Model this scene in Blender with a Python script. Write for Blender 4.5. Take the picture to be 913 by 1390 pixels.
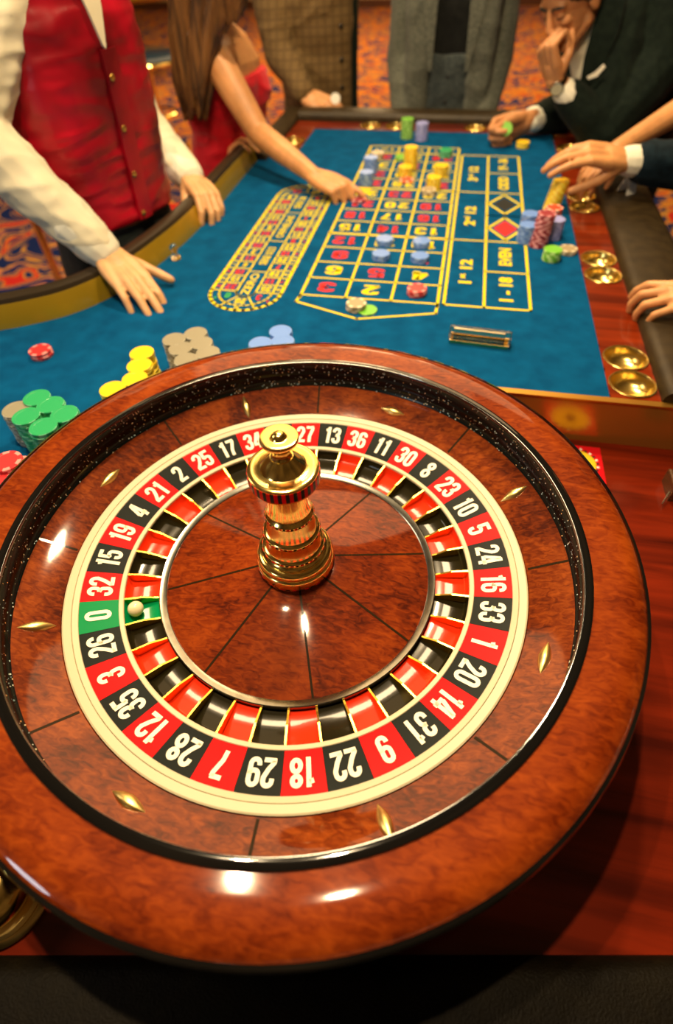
import bpy, bmesh, math, random
from mathutils import Vector, Matrix, noise
random.seed(7)
PI = math.pi
for o in list(bpy.data.objects): bpy.data.objects.remove(o)
SC = bpy.context.scene
COL = SC.collection

# ------------------------------------------------------------ camera
CAM_POS = Vector((0.142916, -0.379438, 0.589421))
cam = bpy.data.cameras.new('camera')
cam_ob = bpy.data.objects.new('camera', cam); COL.objects.link(cam_ob)
CR, CU, CF = Vector((0.98081, 0.192659, -0.029891)), Vector((-0.120237, 0.718416, 0.685144)), Vector((-0.153473, 0.668402, -0.727794))
cam_ob.matrix_world = Matrix(((CR.x, CU.x, -CF.x, CAM_POS.x), (CR.y, CU.y, -CF.y, CAM_POS.y),
                              (CR.z, CU.z, -CF.z, CAM_POS.z), (0, 0, 0, 1)))
cam.sensor_fit = 'VERTICAL'; cam.sensor_height = 36.0; cam.sensor_width = 24.0
cam.lens = 753.68/1390*36.0
cam.shift_x = 0.0; cam.shift_y = -45/1390
cam.clip_start = 0.02; cam.clip_end = 60
cam.dof.use_dof = True; cam.dof.focus_distance = 0.64; cam.dof.aperture_fstop = 2.6
SC.camera = cam_ob

# ------------------------------------------------------------ light
SC.view_settings.view_transform = 'Standard'; SC.view_settings.look = 'None'
SC.view_settings.gamma = 1.0; SC.view_settings.exposure = 0.14
SC.view_settings.use_curve_mapping = False
world = bpy.data.worlds.new('warm_room_light'); SC.world = world; world.use_nodes = True
wn = world.node_tree.nodes; wl = world.node_tree.links
bg = wn['Background']
tc = wn.new('ShaderNodeTexCoord'); ns = wn.new('ShaderNodeTexNoise'); ns.inputs['Scale'].default_value = 2.2
ns.inputs['Detail'].default_value = 3
cr = wn.new('ShaderNodeValToRGB')
cr.color_ramp.elements[0].position = .32; cr.color_ramp.elements[0].color = (.06, .028, .008, 1)
cr.color_ramp.elements[1].position = .72; cr.color_ramp.elements[1].color = (.55, .30, .12, 1)
wl.new(tc.outputs['Generated'], ns.inputs['Vector']); wl.new(ns.outputs['Fac'], cr.inputs['Fac'])
wl.new(cr.outputs['Color'], bg.inputs['Color']); bg.inputs['Strength'].default_value = 0.22

def area(name, loc, size, power, col, target=(0, .4, 0), shape='DISK'):
    l = bpy.data.lights.new(name, 'AREA'); l.shape = shape; l.size = size; l.energy = power; l.color = col
    o = bpy.data.objects.new(name, l); COL.objects.link(o); o.location = loc
    o.rotation_euler = (Vector(target)-Vector(loc)).to_track_quat('-Z', 'Y').to_euler()
    return o
WARM = (1.0, .74, .42)
# bulbs of the table lamp over the wheel, the next lamp along the table, and added fills beyond
area('table_or_fill_lamp', (-.03, .06, 1.50), .036, 14, WARM, (-.03, .06, 0))
area('table_or_fill_lamp', (-.29, .12, 1.50), .036, 11, WARM, (-.29, .14, 0))
area('table_or_fill_lamp', (.06, 1.02, 1.70), .10, 23, WARM, (.06, 1.02, 0))
area('table_or_fill_lamp', (-.62, 1.75, 2.7), .5, 46, WARM, (.15, 2.0, 0))  # unseen fill light, added to brighten the far players
area('window_glow', (-1.5, -1.75, .55), .45, 6, (.80, .93, 1.0), (-.6, .4, .1))
area('hall_fill', (-.9, 4.9, 2.6), 4.8, 125, (1.0, .66, .32), (-1.0, 4.6, -1))  # unseen fill added over the hall, widened so its reflection fades
area('hall_fill', (-1.0, 8.4, 2.5), 3.2, 180, (1.0, .66, .32), (-.6, 8.0, -1))  # second unseen fill, added for the far carpet
area('hall_fill', (-3.4, .3, 2.2), 1.6, 42, (1.0, .84, .62), (-2.2, 2.2, -1))  # unseen fill added to light the carpet at the left

# ------------------------------------------------------------ material helpers
def new_mat(name):
    m = bpy.data.materials.new(name); m.use_nodes = True
    return m, m.node_tree.nodes, m.node_tree.links, m.node_tree.nodes['Principled BSDF']
def plain(name, col, rough=.5, metal=0, coat=0, trans=0, ior=1.45, sheen=0, spec=.5):
    m, n, l, b = new_mat(name)
    b.inputs['Base Color'].default_value = (*col, 1); b.inputs['Roughness'].default_value = rough
    b.inputs['Metallic'].default_value = metal; b.inputs['Coat Weight'].default_value = coat
    b.inputs['Coat Roughness'].default_value = .04
    b.inputs['Transmission Weight'].default_value = trans; b.inputs['IOR'].default_value = ior
    b.inputs['Sheen Weight'].default_value = sheen
    b.inputs['Specular IOR Level'].default_value = spec
    return m
def ramp(n, stops):
    r = n.new('ShaderNodeValToRGB'); e = r.color_ramp.elements
    while len(e) < len(stops): e.new(.5)
    for i, (p, c) in enumerate(stops): e[i].position = p; e[i].color = (*c, 1)
    return r
def noisy(name, stops, scale=20, detail=4, stretch=(1, 1, 1), distort=0, rough=.5, coat=0, metal=0, bump=0, bscale=None, sheen=0, coat_rough=.05, spec=.5):
    m, n, l, b = new_mat(name)
    t = n.new('ShaderNodeTexCoord'); mp = n.new('ShaderNodeMapping'); mp.inputs['Scale'].default_value = stretch
    x = n.new('ShaderNodeTexNoise'); x.inputs['Scale'].default_value = scale; x.inputs['Detail'].default_value = detail
    x.inputs['Distortion'].default_value = distort
    r = ramp(n, stops)
    l.new(t.outputs['Object'], mp.inputs['Vector']); l.new(mp.outputs['Vector'], x.inputs['Vector'])
    l.new(x.outputs['Fac'], r.inputs['Fac']); l.new(r.outputs['Color'], b.inputs['Base Color'])
    b.inputs['Roughness'].default_value = rough; b.inputs['Coat Weight'].default_value = coat
    b.inputs['Coat Roughness'].default_value = coat_rough; b.inputs['Metallic'].default_value = metal
    b.inputs['Sheen Weight'].default_value = sheen; b.inputs['Specular IOR Level'].default_value = spec
    if bump:
        y = n.new('ShaderNodeTexNoise'); y.inputs['Scale'].default_value = bscale or scale; y.inputs['Detail'].default_value = 3
        l.new(mp.outputs['Vector'], y.inputs['Vector'])
        bp_ = n.new('ShaderNodeBump'); bp_.inputs['Strength'].default_value = bump; bp_.inputs['Distance'].default_value = .004
        l.new(y.outputs['Fac'], bp_.inputs['Height']); l.new(bp_.outputs['Normal'], b.inputs['Normal'])
    return m

def burl(name, dark, mid, light, scale=16):
    # figured veneer: broad cloudy colour with fine ripples across it, under lacquer
    m, n, l, b = new_mat(name)
    t = n.new('ShaderNodeTexCoord')
    big = n.new('ShaderNodeTexNoise'); big.inputs['Scale'].default_value = scale; big.inputs['Detail'].default_value = 5; big.inputs['Distortion'].default_value = .7
    fine = n.new('ShaderNodeTexNoise'); fine.inputs['Scale'].default_value = scale*9; fine.inputs['Detail'].default_value = 4; fine.inputs['Distortion'].default_value = .9
    mp = n.new('ShaderNodeMapping'); mp.inputs['Scale'].default_value = (.55, 1.3, 1); mp.inputs['Rotation'].default_value = (0, 0, .5)
    l.new(t.outputs['Object'], big.inputs['Vector']); l.new(t.outputs['Object'], mp.inputs['Vector']); l.new(mp.outputs['Vector'], fine.inputs['Vector'])
    mx = n.new('ShaderNodeMath'); mx.operation = 'MULTIPLY_ADD'; mx.inputs[1].default_value = .55
    ad = n.new('ShaderNodeMath'); ad.operation = 'MULTIPLY'; ad.inputs[1].default_value = .5
    l.new(big.outputs['Fac'], ad.inputs[0]); l.new(fine.outputs['Fac'], mx.inputs[0]); l.new(ad.outputs[0], mx.inputs[2])
    r = ramp(n, [(.38, dark), (.52, mid), (.68, light)])
    l.new(mx.outputs[0], r.inputs['Fac']); l.new(r.outputs['Color'], b.inputs['Base Color'])
    b.inputs['Roughness'].default_value = .5; b.inputs['Specular IOR Level'].default_value = .04; b.inputs['Coat Weight'].default_value = .85
    b.inputs['Coat Roughness'].default_value = .05; b.inputs['Coat IOR'].default_value = 1.5
    return m

M = {}
M['rim_wood'] = burl('burl_veneer_rim', (.095, .0095, .0010), (.185, .025, .0022), (.285, .048, .004), 13)
M['track_wood'] = burl('burl_veneer_track', (.050, .0055, .0008), (.145, .021, .002), (.27, .052, .005), 15)
M['cone_wood'] = burl('burl_veneer_cone', (.055, .0055, .0008), (.155, .019, .0018), (.26, .040, .003), 15)
M['inlay'] = plain('dark_inlay', (.020, .010, .002), .5, coat=.2, spec=.05)
M['black_gloss'] = plain('black_lacquer', (.004, .004, .004), .08, coat=1)
M['brass'] = plain('polished_brass', (.95, .70, .22), .16, 1)
M['brass_soft'] = plain('satin_brass', (.90, .66, .24), .33, 1)
M['fret'] = plain('gilt_fret', (.95, .62, .10), .22, 1)
M['silver'] = noisy('brushed_steel_ring', [(.3, (.30, .29, .25)), (.7, (.42, .41, .36))], 60, 3, rough=.20, metal=1)
M['cream'] = plain('cream_enamel', (.60, .54, .37), .38, spec=.35)
M['cream_metal'] = plain('pale_ring_metal', (.60, .54, .37), .38, spec=.35)
M['num_red'] = plain('number_red', (.70, .001, .002), .30, spec=.05)
M['num_black'] = plain('number_black', (.006, .009, .007), .30, spec=.05)
M['num_green'] = plain('number_green', (.0, .25, .075), .30, spec=.05)
M['numeral'] = plain('numeral_cream', (.90, .85, .66), .35)
M['pk_red'] = plain('pocket_red', (.80, .035, .008), .16, coat=.25, spec=.15)
M['pk_black'] = plain('pocket_black', (.016, .013, .005), .16, coat=.25, spec=.15)
M['pk_green'] = plain('pocket_green', (.0, .25, .08), .16, coat=.25, spec=.15)
M['ball'] = plain('ivory_ball', (.86, .78, .50), .18, coat=.6)
M['white'] = plain('white_card', (.85, .84, .78), .5)

def glitter(name):
    m, n, l, b = new_mat(name)
    t = n.new('ShaderNodeTexCoord'); v = n.new('ShaderNodeTexVoronoi'); v.inputs['Scale'].default_value = 430
    l.new(t.outputs['Object'], v.inputs['Vector'])
    sp = n.new('ShaderNodeSeparateColor'); l.new(v.outputs['Color'], sp.inputs['Color'])
    th = n.new('ShaderNodeMath'); th.operation = 'GREATER_THAN'; th.inputs[1].default_value = .87; l.new(sp.outputs['Red'], th.inputs[0])
    ds = n.new('ShaderNodeMath'); ds.operation = 'LESS_THAN'; ds.inputs[1].default_value = .34; l.new(v.outputs['Distance'], ds.inputs[0])
    mu = n.new('ShaderNodeMath'); mu.operation = 'MULTIPLY'; l.new(th.outputs[0], mu.inputs[0]); l.new(ds.outputs[0], mu.inputs[1])
    mix = n.new('ShaderNodeMix'); mix.data_type = 'RGBA'; mix.inputs['A'].default_value = (.003, .006, .006, 1)
    fl = ramp(n, [(.0, (.35, .6, .7)), (.5, (.9, 1, .95)), (.75, (.9, .45, .15)), (1, (1, .9, .6))]); l.new(sp.outputs['Green'], fl.inputs['Fac'])
    l.new(mu.outputs[0], mix.inputs['Factor']); l.new(fl.outputs['Color'], mix.inputs['B'])
    l.new(mix.outputs['Result'], b.inputs['Base Color'])
    b.inputs['Roughness'].default_value = .25; b.inputs['Specular IOR Level'].default_value = .12; b.inputs['Coat Weight'].default_value = .12; b.inputs['Coat Roughness'].default_value = .06
    return m
M['glitter'] = glitter('black_glitter_lacquer')

# ------------------------------------------------------------ mesh helpers
class MB:
    def __init__(s): s.v = []; s.f = []; s.m = []; s.mats = []
    def mat(s, m):
        if m not in s.mats: s.mats.append(m)
        return s.mats.index(m)
    def add(s, vs, fs, m=None):
        k = len(s.v); s.v += [tuple(p) for p in vs]; mi = s.mat(m) if m else 0
        s.f += [tuple(i+k for i in f) for f in fs]; s.m += [mi]*len(fs)
        return s
    def mesh(s, name, smooth=True, mat=None, angle=35):
        me = bpy.data.meshes.new(name); me.from_pydata(s.v, [], s.f)
        if mat: me.materials.append(mat)
        else:
            for m in s.mats: me.materials.append(m)
            me.polygons.foreach_set('material_index', s.m)
        bm = bmesh.new(); bm.from_mesh(me); bmesh.ops.recalc_face_normals(bm, faces=bm.faces)
        if smooth:
            for e in bm.edges:
                if len(e.link_faces) == 2 and e.calc_face_angle(0) > math.radians(angle): e.smooth = False
            for f in bm.faces: f.smooth = True
        bm.to_mesh(me); bm.free(); me.update()
        return me
    def build(s, name, mat=None, parent=None, smooth=True, loc=None, angle=35):
        return link(name, s.mesh(name, smooth, mat, angle), parent, loc)
def link(name, me, parent=None, loc=None):
    o = bpy.data.objects.new(name, me); COL.objects.link(o)
    if parent: o.parent = parent
    if loc is not None: o.location = loc
    return o
def tag(o, label=None, cat=None, group=None, kind=None):
    if label: o['label'] = label
    if cat: o['category'] = cat
    if group: o['group'] = group
    if kind: o['kind'] = kind
    return o
def thing(name, label, cat, loc=(0, 0, 0), group=None):
    o = bpy.data.objects.new(name, None); COL.objects.link(o); o.location = loc; o.empty_display_size = .02
    return tag(o, label, cat, group)
def pol(r, a, z): return (r*math.cos(a), r*math.sin(a), z)
def sweep(mb, prof, a0, a1, n, mat=None, closed=True):
    """closed profile of (r,z) swept about the z axis; full turn when a1-a0 is 2*pi"""
    full = abs(abs(a1-a0)-2*PI) < 1e-6; k = len(prof); cols = n if full else n+1
    vs = [pol(r, a0+(a1-a0)*i/n, z) for i in range(cols) for r, z in prof]; fs = []
    for i in range(n):
        j = (i+1) % cols
        for q in range(k if closed else k-1):
            p = (q+1) % k
            fs.append((i*k+q, j*k+q, j*k+p, i*k+p))
    if not full and closed: fs += [tuple(range(k)), tuple((cols-1)*k+q for q in reversed(range(k)))]
    mb.add(vs, fs, mat); return mb
def box(mb, lo, hi, mat=None):
    x0, y0, z0 = lo; x1, y1, z1 = hi
    mb.add([(x0,y0,z0),(x1,y0,z0),(x1,y1,z0),(x0,y1,z0),(x0,y0,z1),(x1,y0,z1),(x1,y1,z1),(x0,y1,z1)],
           [(0,3,2,1),(4,5,6,7),(0,1,5,4),(1,2,6,5),(2,3,7,6),(3,0,4,7)], mat); return mb
def lathe(mb, prof, n=64, mat=None):
    """open profile from axis/edge to edge, spun right round (r may be 0 at the ends)"""
    vs, rings = [], []
    for r, z in prof:
        if r < 1e-6: rings.append([len(vs)]); vs.append((0, 0, z))
        else:
            rings.append(list(range(len(vs), len(vs)+n))); vs += [pol(r, 2*PI*i/n, z) for i in range(n)]
    fs = []
    for A, B in zip(rings, rings[1:]):
        for i in range(n):
            j = (i+1) % n
            if len(A) == 1 and len(B) == 1: continue
            if len(A) == 1: fs.append((A[0], B[i], B[j]))
            elif len(B) == 1: fs.append((A[i], A[j], B[0]))
            else: fs.append((A[i], A[j], B[j], B[i]))
    mb.add(vs, fs, mat); return mb
def bevel_box(mb, lo, hi, r, mat=None):
    """box with its top edges rounded off in two steps"""
    x0, y0, z0 = lo; x1, y1, z1 = hi; rings = []
    for ins, z in ((0, z0), (0, z1-r), (r*.3, z1-r*.3), (r, z1)):
        rings.append([(x0+ins, y0+ins, z), (x1-ins, y0+ins, z), (x1-ins, y1-ins, z), (x0+ins, y1-ins, z)])
    vs = [p for R in rings for p in R]; fs = [(3, 2, 1, 0)]
    for i in range(3):
        for j in range(4): fs.append((i*4+j, i*4+(j+1) % 4, i*4+4+(j+1) % 4, i*4+4+j))
    fs.append((12, 13, 14, 15)); mb.add(vs, fs, mat); return mb

# strokes of condensed figures in a cell 0.44 wide, 1 high
def arc(cx, cy, rx, ry, a0, a1, n=8):
    return [(cx+rx*math.cos(math.radians(a0+(a1-a0)*i/n)), cy+ry*math.sin(math.radians(a0+(a1-a0)*i/n))) for i in range(n+1)]
A_ = .145; T_ = .155
def glyphs():
    g = {}
    g['0'] = [arc(0, .76, A_, .165, 180, 0)+arc(0, .24, A_, .165, 0, -180)+[(-A_, .76)]]
    g['1'] = [[(.045, 0), (.045, 1)], [(.03, .83), (-.12, .79)]]
    g['2'] = [[(-A_, .68)]+arc(0, .77, A_, .155, 180, 0)+[(A_, .66), (.02, .38), (-A_+.01, .15), (-A_+.01, .075)], [(-A_-.06, .075), (A_+.07, .075)]]
    g['3'] = [[(-A_, .70)]+arc(0, .77, A_, .155, 180, 0)+arc(-.01, .66, A_, .13, 0, -80)+[(-.03, .53)], [(-.03, .53)]+arc(-.01, .38, A_, .13, 80, 0)+arc(0, .23, A_, .155, 0, -180)+[(-A_, .31)]]
    g['4'] = [[(.085, 0), (.085, 1)], [(.03, .95), (-.17, .30)], [(-.22, .25), (.21, .25)]]
    g['5'] = [[(A_+.03, .925), (-A_, .925)], [(-A_, .99), (-A_, .50)], [(-A_, .55)]+arc(0, .46, A_, .12, 140, 0)+arc(0, .24, A_, .165, 0, -180)+[(-A_, .31)]]
    g['6'] = [[(A_, .72)]+arc(0, .77, A_, .155, 0, 180)+arc(0, .24, A_, .165, 180, 360)+arc(0, .42, A_, .13, 0, 180)]
    g['9'] = [[(-x, 1-y) for x, y in g['6'][0]]]
    g['7'] = [[(-A_-.05, .925), (A_+.05, .925)], [(A_, .93), (A_-.01, .80), (-.03, .35), (-.06, 0)]]
    g['8'] = [arc(0, .77, A_*.95, .155, 0, 360, 16), arc(0, .27, A_, .195, 0, 360, 16)]
    return g
GL = glyphs()
def ribbon(pts, w):
    vs, fs = [], []; n = len(pts)
    closed = math.dist(pts[0], pts[-1]) < 1e-6
    for i, (x, y) in enumerate(pts):
        a = pts[i-1] if i else (pts[-2] if closed else pts[0]); b = pts[i+1] if i < n-1 else (pts[1] if closed else pts[-1])
        d1 = Vector((x-a[0], y-a[1])); d2 = Vector((b[0]-x, b[1]-y))
        if d1.length < 1e-9: d1 = d2
        if d2.length < 1e-9: d2 = d1
        d1.normalize(); d2.normalize(); t = d1+d2
        if t.length < 1e-6: t = d1
        t.normalize(); k = min(1/max(t.dot(d1), .3), 1.6)
        nx, ny = -t.y*w/2*k, t.x*w/2*k
        vs += [(x+nx, y+ny), (x-nx, y-ny)]
    for i in range(n-1): fs.append((2*i, 2*i+1, 2*i+3, 2*i+2))
    return vs, fs
def number_mesh(text, h, place, mb, mat=None, wide=1.0, bold=1.0, gap=.50):
    """lays the figures of text, height h, centred on 0,0 and maps (u,v) to space with place"""
    adv = gap*wide; k = len(text)
    for i, ch in enumerate(text):
        cx = (i-(k-1)/2)*adv
        if ch == '1' and k > 1: cx += (.04 if i == 0 else -.04)*wide
        for st in GL[ch]:
            vs, fs = ribbon(st, T_*bold)
            mb.add([place((x*wide+cx)*h, (y-.5)*h) for x, y in vs], fs, mat)
    return mb

FNT = {}
def text_mb(mb, text, h, place, mat=None, sx=1.0, bold=.0):
    """words from Blender's built-in font, as flat mesh, centred; place maps (u,v) to space"""
    key = (text, bold)
    if key not in FNT:
        cu = bpy.data.curves.new('t', 'FONT'); cu.body = text; cu.size = 1; cu.offset = bold; cu.resolution_u = 3
        cu.align_x = 'CENTER'; cu.align_y = 'CENTER'
        ob = bpy.data.objects.new('t', cu); COL.objects.link(ob); bpy.context.view_layer.update()
        me = bpy.data.meshes.new_from_object(ob.evaluated_get(bpy.context.evaluated_depsgraph_get()))
        FNT[key] = ([tuple(v.co) for v in me.vertices], [tuple(p.vertices) for p in me.polygons])
        bpy.data.objects.remove(ob); bpy.data.meshes.remove(me); bpy.data.curves.remove(cu)
    vs, fs = FNT[key]; mb.add([place(x*h*sx, y*h) for x, y, _ in vs], fs, mat); return mb

# ============================================================ the roulette wheel
ORDER = [0,32,15,19,4,21,2,25,17,34,6,27,13,36,11,30,8,23,10,5,24,16,33,1,20,14,31,9,22,18,29,7,28,12,35,3,26]
REDS = {1,3,5,7,9,12,14,16,18,19,21,23,25,27,30,32,34,36}
PH0 = math.radians(-152.3); STEP = 2*PI/37
W = thing('roulette_wheel', 'large lacquered wooden roulette wheel with brass turret in the foreground', 'roulette wheel', (0, 0, -.088))
ZB = .088     # wheel parts are written in table height (felt = 0) and lifted by ZB
def up(prof): return [(r, z+ZB) for r, z in prof]
sweep(MB(), up([(.3815,.0815),(.3780,.0848),(.3710,.0878),(.3640,.0892),(.3570,.0897),(.3500,.0893),(.3430,.0886),(.3360,.0878),(.3296,.0872),(.3292,.0865),(.3292,.070),(.3815,.070)]), 0, 2*PI, 160).build('rim', M['rim_wood'], W)
sweep(MB(), up([(.3815,.0840),(.3850,.0825),(.3865,.0775),(.3860,.066),(.378,.056),(.368,.050),(.362,.060),(.3805,.070)]), 0, 2*PI, 160).build('rim_edge', M['black_gloss'], W)
sweep(MB(), up([(.366,.052),(.350,.030),(.325,-.010),(.308,-.052),(.304,-.070),(.312,-.074),(.312,-.088),(.270,-.088),(.270,-.06),(.300,0),(.330,.04),(.345,.056)]), 0, 2*PI, 96).build('bowl', M['black_gloss'], W)
sweep(MB(), up([(.3302,.0872),(.3296,.0886),(.3284,.0892),(.3215,.0892),(.3203,.0888),(.3198,.0878),(.3198,.0850),(.3225,.0815),(.3285,.078),(.3300,.070)]), 0, 2*PI, 160).build('track_lip', M['black_gloss'], W)
sweep(MB(), up([(.3255,.080),(.3262,.072),(.3235,.064),(.3245,.062),(.3265,.054),(.3262,.046),(.3236,.042),(.332,.036),(.334,.078)]), 0, 2*PI, 160).build('ball_track', M['glitter'], W)
sl = sweep(MB(), up([(.3255,.0422),(.3236,.0415),(.300,.0300),(.2800,.0198),(.2788,.0170),(.2788,.0080),(.3255,.0300)]), 0, 2*PI, 160).build('sloping_track', M['track_wood'], W)
def strap(mb, a, r0, z0, r1, z1, w, t=.0006):
    c, s = math.cos(a), math.sin(a); vs = []
    for r, z in ((r0, z0), (r1, z1)):
        for k in (-1, 1):
            for dz in (-.001, t): vs.append((r*c-k*w/2*s, r*s+k*w/2*c, z+dz+ZB))
    mb.add(vs, [(0,1,3,2),(4,6,7,5),(0,4,5,1),(2,3,7,6),(1,5,7,3),(0,2,6,4)])
for i in range(8):
    m_ = MB(); strap(m_, math.radians(7+45*i), .2815, .0204, .3235, .0412, .0030); m_.build('inlay_strip', M['inlay'], sl)
def deflector(a, radial):
    # lozenge of brass, pointed at both ends and ridged
    mb = MB(); L, wd, hh = .0200, .0068, .0056; vs = []; n = 8
    for i in range(n+1):
        t = -1+2*i/n; k = (1-abs(t)**1.7)
        for j in range(7):
            b = PI*j/6; vs.append((t*L, math.cos(b)*wd*k, math.sin(b)*hh*k))
    fs = [(i*7+j, i*7+7+j, i*7+8+j, i*7+1+j) for i in range(n) for j in range(6)]
    sl_ = math.atan2(.0214, .0446)
    Rm = Matrix.Rotation(a, 4, 'Z') @ Matrix.Translation((.3015, 0, .0307+ZB)) @ Matrix.Rotation(-sl_, 4, 'Y')
    if not radial: Rm = Rm @ Matrix.Rotation(PI/2, 4, 'Z')
    mb.add([Rm @ Vector(v) for v in vs], fs); return mb.build('deflector', M['brass_soft'], W)
for i in range(8): deflector(math.radians(29+45*i), i % 2 == 0)
# rotor
sweep(MB(), up([(.2787,.0140),(.2787,.0200),(.2770,.0208),(.2692,.0194),(.2688,.0188),(.2688,.0120),(.2700,.010)]), 0, 2*PI, 160).build('outer_ring', M['cream_metal'], W)
sweep(MB(), up([(.2684,.0130),(.2684,.0186),(.2678,.0190),(.2622,.0168),(.2617,.0160),(.2617,.0100),(.2640,.009)]), 0, 2*PI, 160).build('number_border', M['cream'], W)
sweep(MB(), up([(.2190,.0020),(.2190,.0066),(.2183,.0072),(.2142,.0062),(.2134,.0052),(.2134,-.0130),(.2160,-.014)]), 0, 2*PI, 160).build('pocket_border', M['cream_metal'], W)
def plate_z(r): return .0060+(r-.219)*(.0100/.0427)
for i, num in enumerate(ORDER):
    ac = PH0-i*STEP; g = STEP*.5-.0006
    col = 'green' if num == 0 else ('red' if num in REDS else 'black')
    mb = MB(); sweep(mb, up([(.2190,.0035),(.2190,.0062),(.2617,.0160),(.2617,.0130)]), ac-g, ac+g, 5)
    pl = mb.build('number_plate', M['num_'+col], W, angle=40)
    c, s = math.cos(ac), math.sin(ac)
    def place(u, v, c=c, s=s):
        r = .2408+v*.975; return (r*c+u*s, r*s-u*c, plate_z(r)+.0008+ZB)
    mb = MB(); number_mesh(str(num), .0292, place, mb, wide=.98, bold=1.04); mb.build('numeral', M['numeral'], pl, smooth=False)
    # pocket: floor that dips, with a back wall under the number ring
    mb = MB(); g = STEP*.5-.0035
    sweep(mb, up([(.2136,.0042),(.2120,-.0070),(.2080,-.0105),(.1740,-.0110),(.1740,-.0150),(.2150,-.0150)]), ac-g, ac+g, 5)
    mb.build('pocket', M['pk_'+col], W, angle=50)
    af = ac+STEP/2; c, s = math.cos(af), math.sin(af); th = .0011
    prof = [(.1732,-.0150),(.1732,-.0050),(.1800,-.0030),(.1930,.0024),(.2134,.0050),(.2134,-.0150)]
    vs = []
    for k in (-1, 1):
        for r, z in prof: vs.append((r*c-k*th*s, r*s+k*th*c, z+ZB))
    fs = [tuple(range(6)), tuple(reversed(range(6, 12)))]+[(q, q+6, (q+1) % 6+6, (q+1) % 6) for q in range(6)]
    MB().add(vs, fs).build('fret', M['fret'], W, smooth=False)
sweep(MB(), up([(.1735,-.0150),(.1735,-.0032),(.1724,-.0024),(.1655,-.0044),(.1646,-.0052),(.1646,-.0150)]), 0, 2*PI, 128).build('inner_ring', M['silver'], W)
CONE = [(.1646,-.0060),(.140,-.0012),(.105,.0060),(.070,.0132),(.046,.0182)]
cn = sweep(MB(), up(CONE+[(.030,.0182),(.030,-.015),(.1646,-.015)]), 0, 2*PI, 128).build('rotor_cone', M['cone_wood'], W)
for i in range(8):
    m_ = MB(); a = math.radians(19.5+45*i)
    for (r0, z0), (r1, z1) in zip(CONE, CONE[1:]): strap(m_, a, r0-.0003, z0, r1, z1, .0026, .0004)
    m_.build('inlay_strip', M['inlay'], cn)
# brass turret
TU = .0085    # the turret stands on the top of the cone
def part_lathe(name, prof, mat, n=72): return lathe(MB(), up([(r*.975, z+TU) for r, z in prof]), n).build(name, mat, W)
part_lathe('turret_base', [(.0,.010),(.0475,.010),(.0485,.013),(.0485,.0245),(.0475,.027),(.0455,.0285),(.0468,.031),(.0470,.034),(.0455,.0375),(.0425,.0395),(.0405,.040),(.0405,.043),(.0385,.0445),(.0375,.046),(0,.046)], M['brass'])
part_lathe('turret_column', [(0,.045),(.0372,.0462),(.0385,.049),(.0380,.0515),(.0365,.053),(.0345,.054),(.0335,.057),(.0325,.064),(.0322,.071),(.0335,.0725),(.0342,.075),(.0335,.0775),(.0318,.079),(.0300,.0800),
    (.0290,.084),(.0278,.092),(.0268,.101),(.0282,.1025),(.0288,.105),(.0280,.1075),(.0262,.109),(.0246,.113),(.0232,.120),(.0215,.128),(.0190,.136),(.0172,.144),(.0170,.152),(.0185,.158),(.0,.160)], M['brass'])
part_lathe('turret_flange', [(0,.1535),(.022,.1535),(.034,.1570),(.0382,.1590),(.0386,.1600),(.0386,.1745),(.0380,.1762),(.0365,.1770),(.0330,.1775),(.0318,.1772),(.0250,.1790),(.0235,.1815),(.0170,.187),(.0125,.192),(.0,.193)], M['brass'])
m_ = MB()
for i in range(60):   # striped band round the flange
    a0 = 2*PI*i/60; sweep(m_, up([(r*.975, z+TU) for r, z in [(.0389,.1615),(.0392,.1625),(.0392,.1730),(.0389,.1740),(.0380,.174),(.0380,.1615)]]), a0, a0+2*PI/60, 1, M['num_red'] if i % 2 else M['num_black'])
m_.build('striped_band', None, W, smooth=False)
for zz, rr in ((.105, .0291), (.075, .0345), (.050, .0388), (.0155, .0488)):
    m_ = MB(); rr *= .975; zz += TU
    for i in range(40):
        a0 = 2*PI*i/40; sweep(m_, up([(rr-.0004,zz-.0012),(rr+.0001,zz),(rr-.0004,zz+.0012),(rr-.002,zz+.0012),(rr-.002,zz-.0012)]), a0, a0+2*PI/40*.62, 1, M['num_red'] if i % 2 else M['num_black'])
    m_.build('beaded_band', None, W, smooth=False)
part_lathe('turret_knob', [(0,.190),(.0118,.191),(.0100,.195),(.0090,.200),(.0098,.206),(.0135,.2095),(.0185,.2120),(.0198,.2135),(.0200,.2160),(.0192,.2180),(.0165,.2186),(.0105,.2172),(.0085,.2176),(.0078,.2190),(.0060,.2212),(.0030,.2224),(0,.2228)], M['brass'])

rb = lathe(MB(), [(0,-.0095)]+[(.0095*math.cos(math.radians(t)), .0095*math.sin(math.radians(t))) for t in range(-75, 76, 15)]+[(0,.0095)], 24)
tag(rb.build('roulette_ball', M['ball'], None, loc=(-.2070*math.cos(math.radians(27.6))+.0035, -.2070*math.sin(math.radians(27.6))+.0062, -.0008)),
    'small ivory ball resting in the green zero pocket of the wheel', 'ball')

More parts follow.
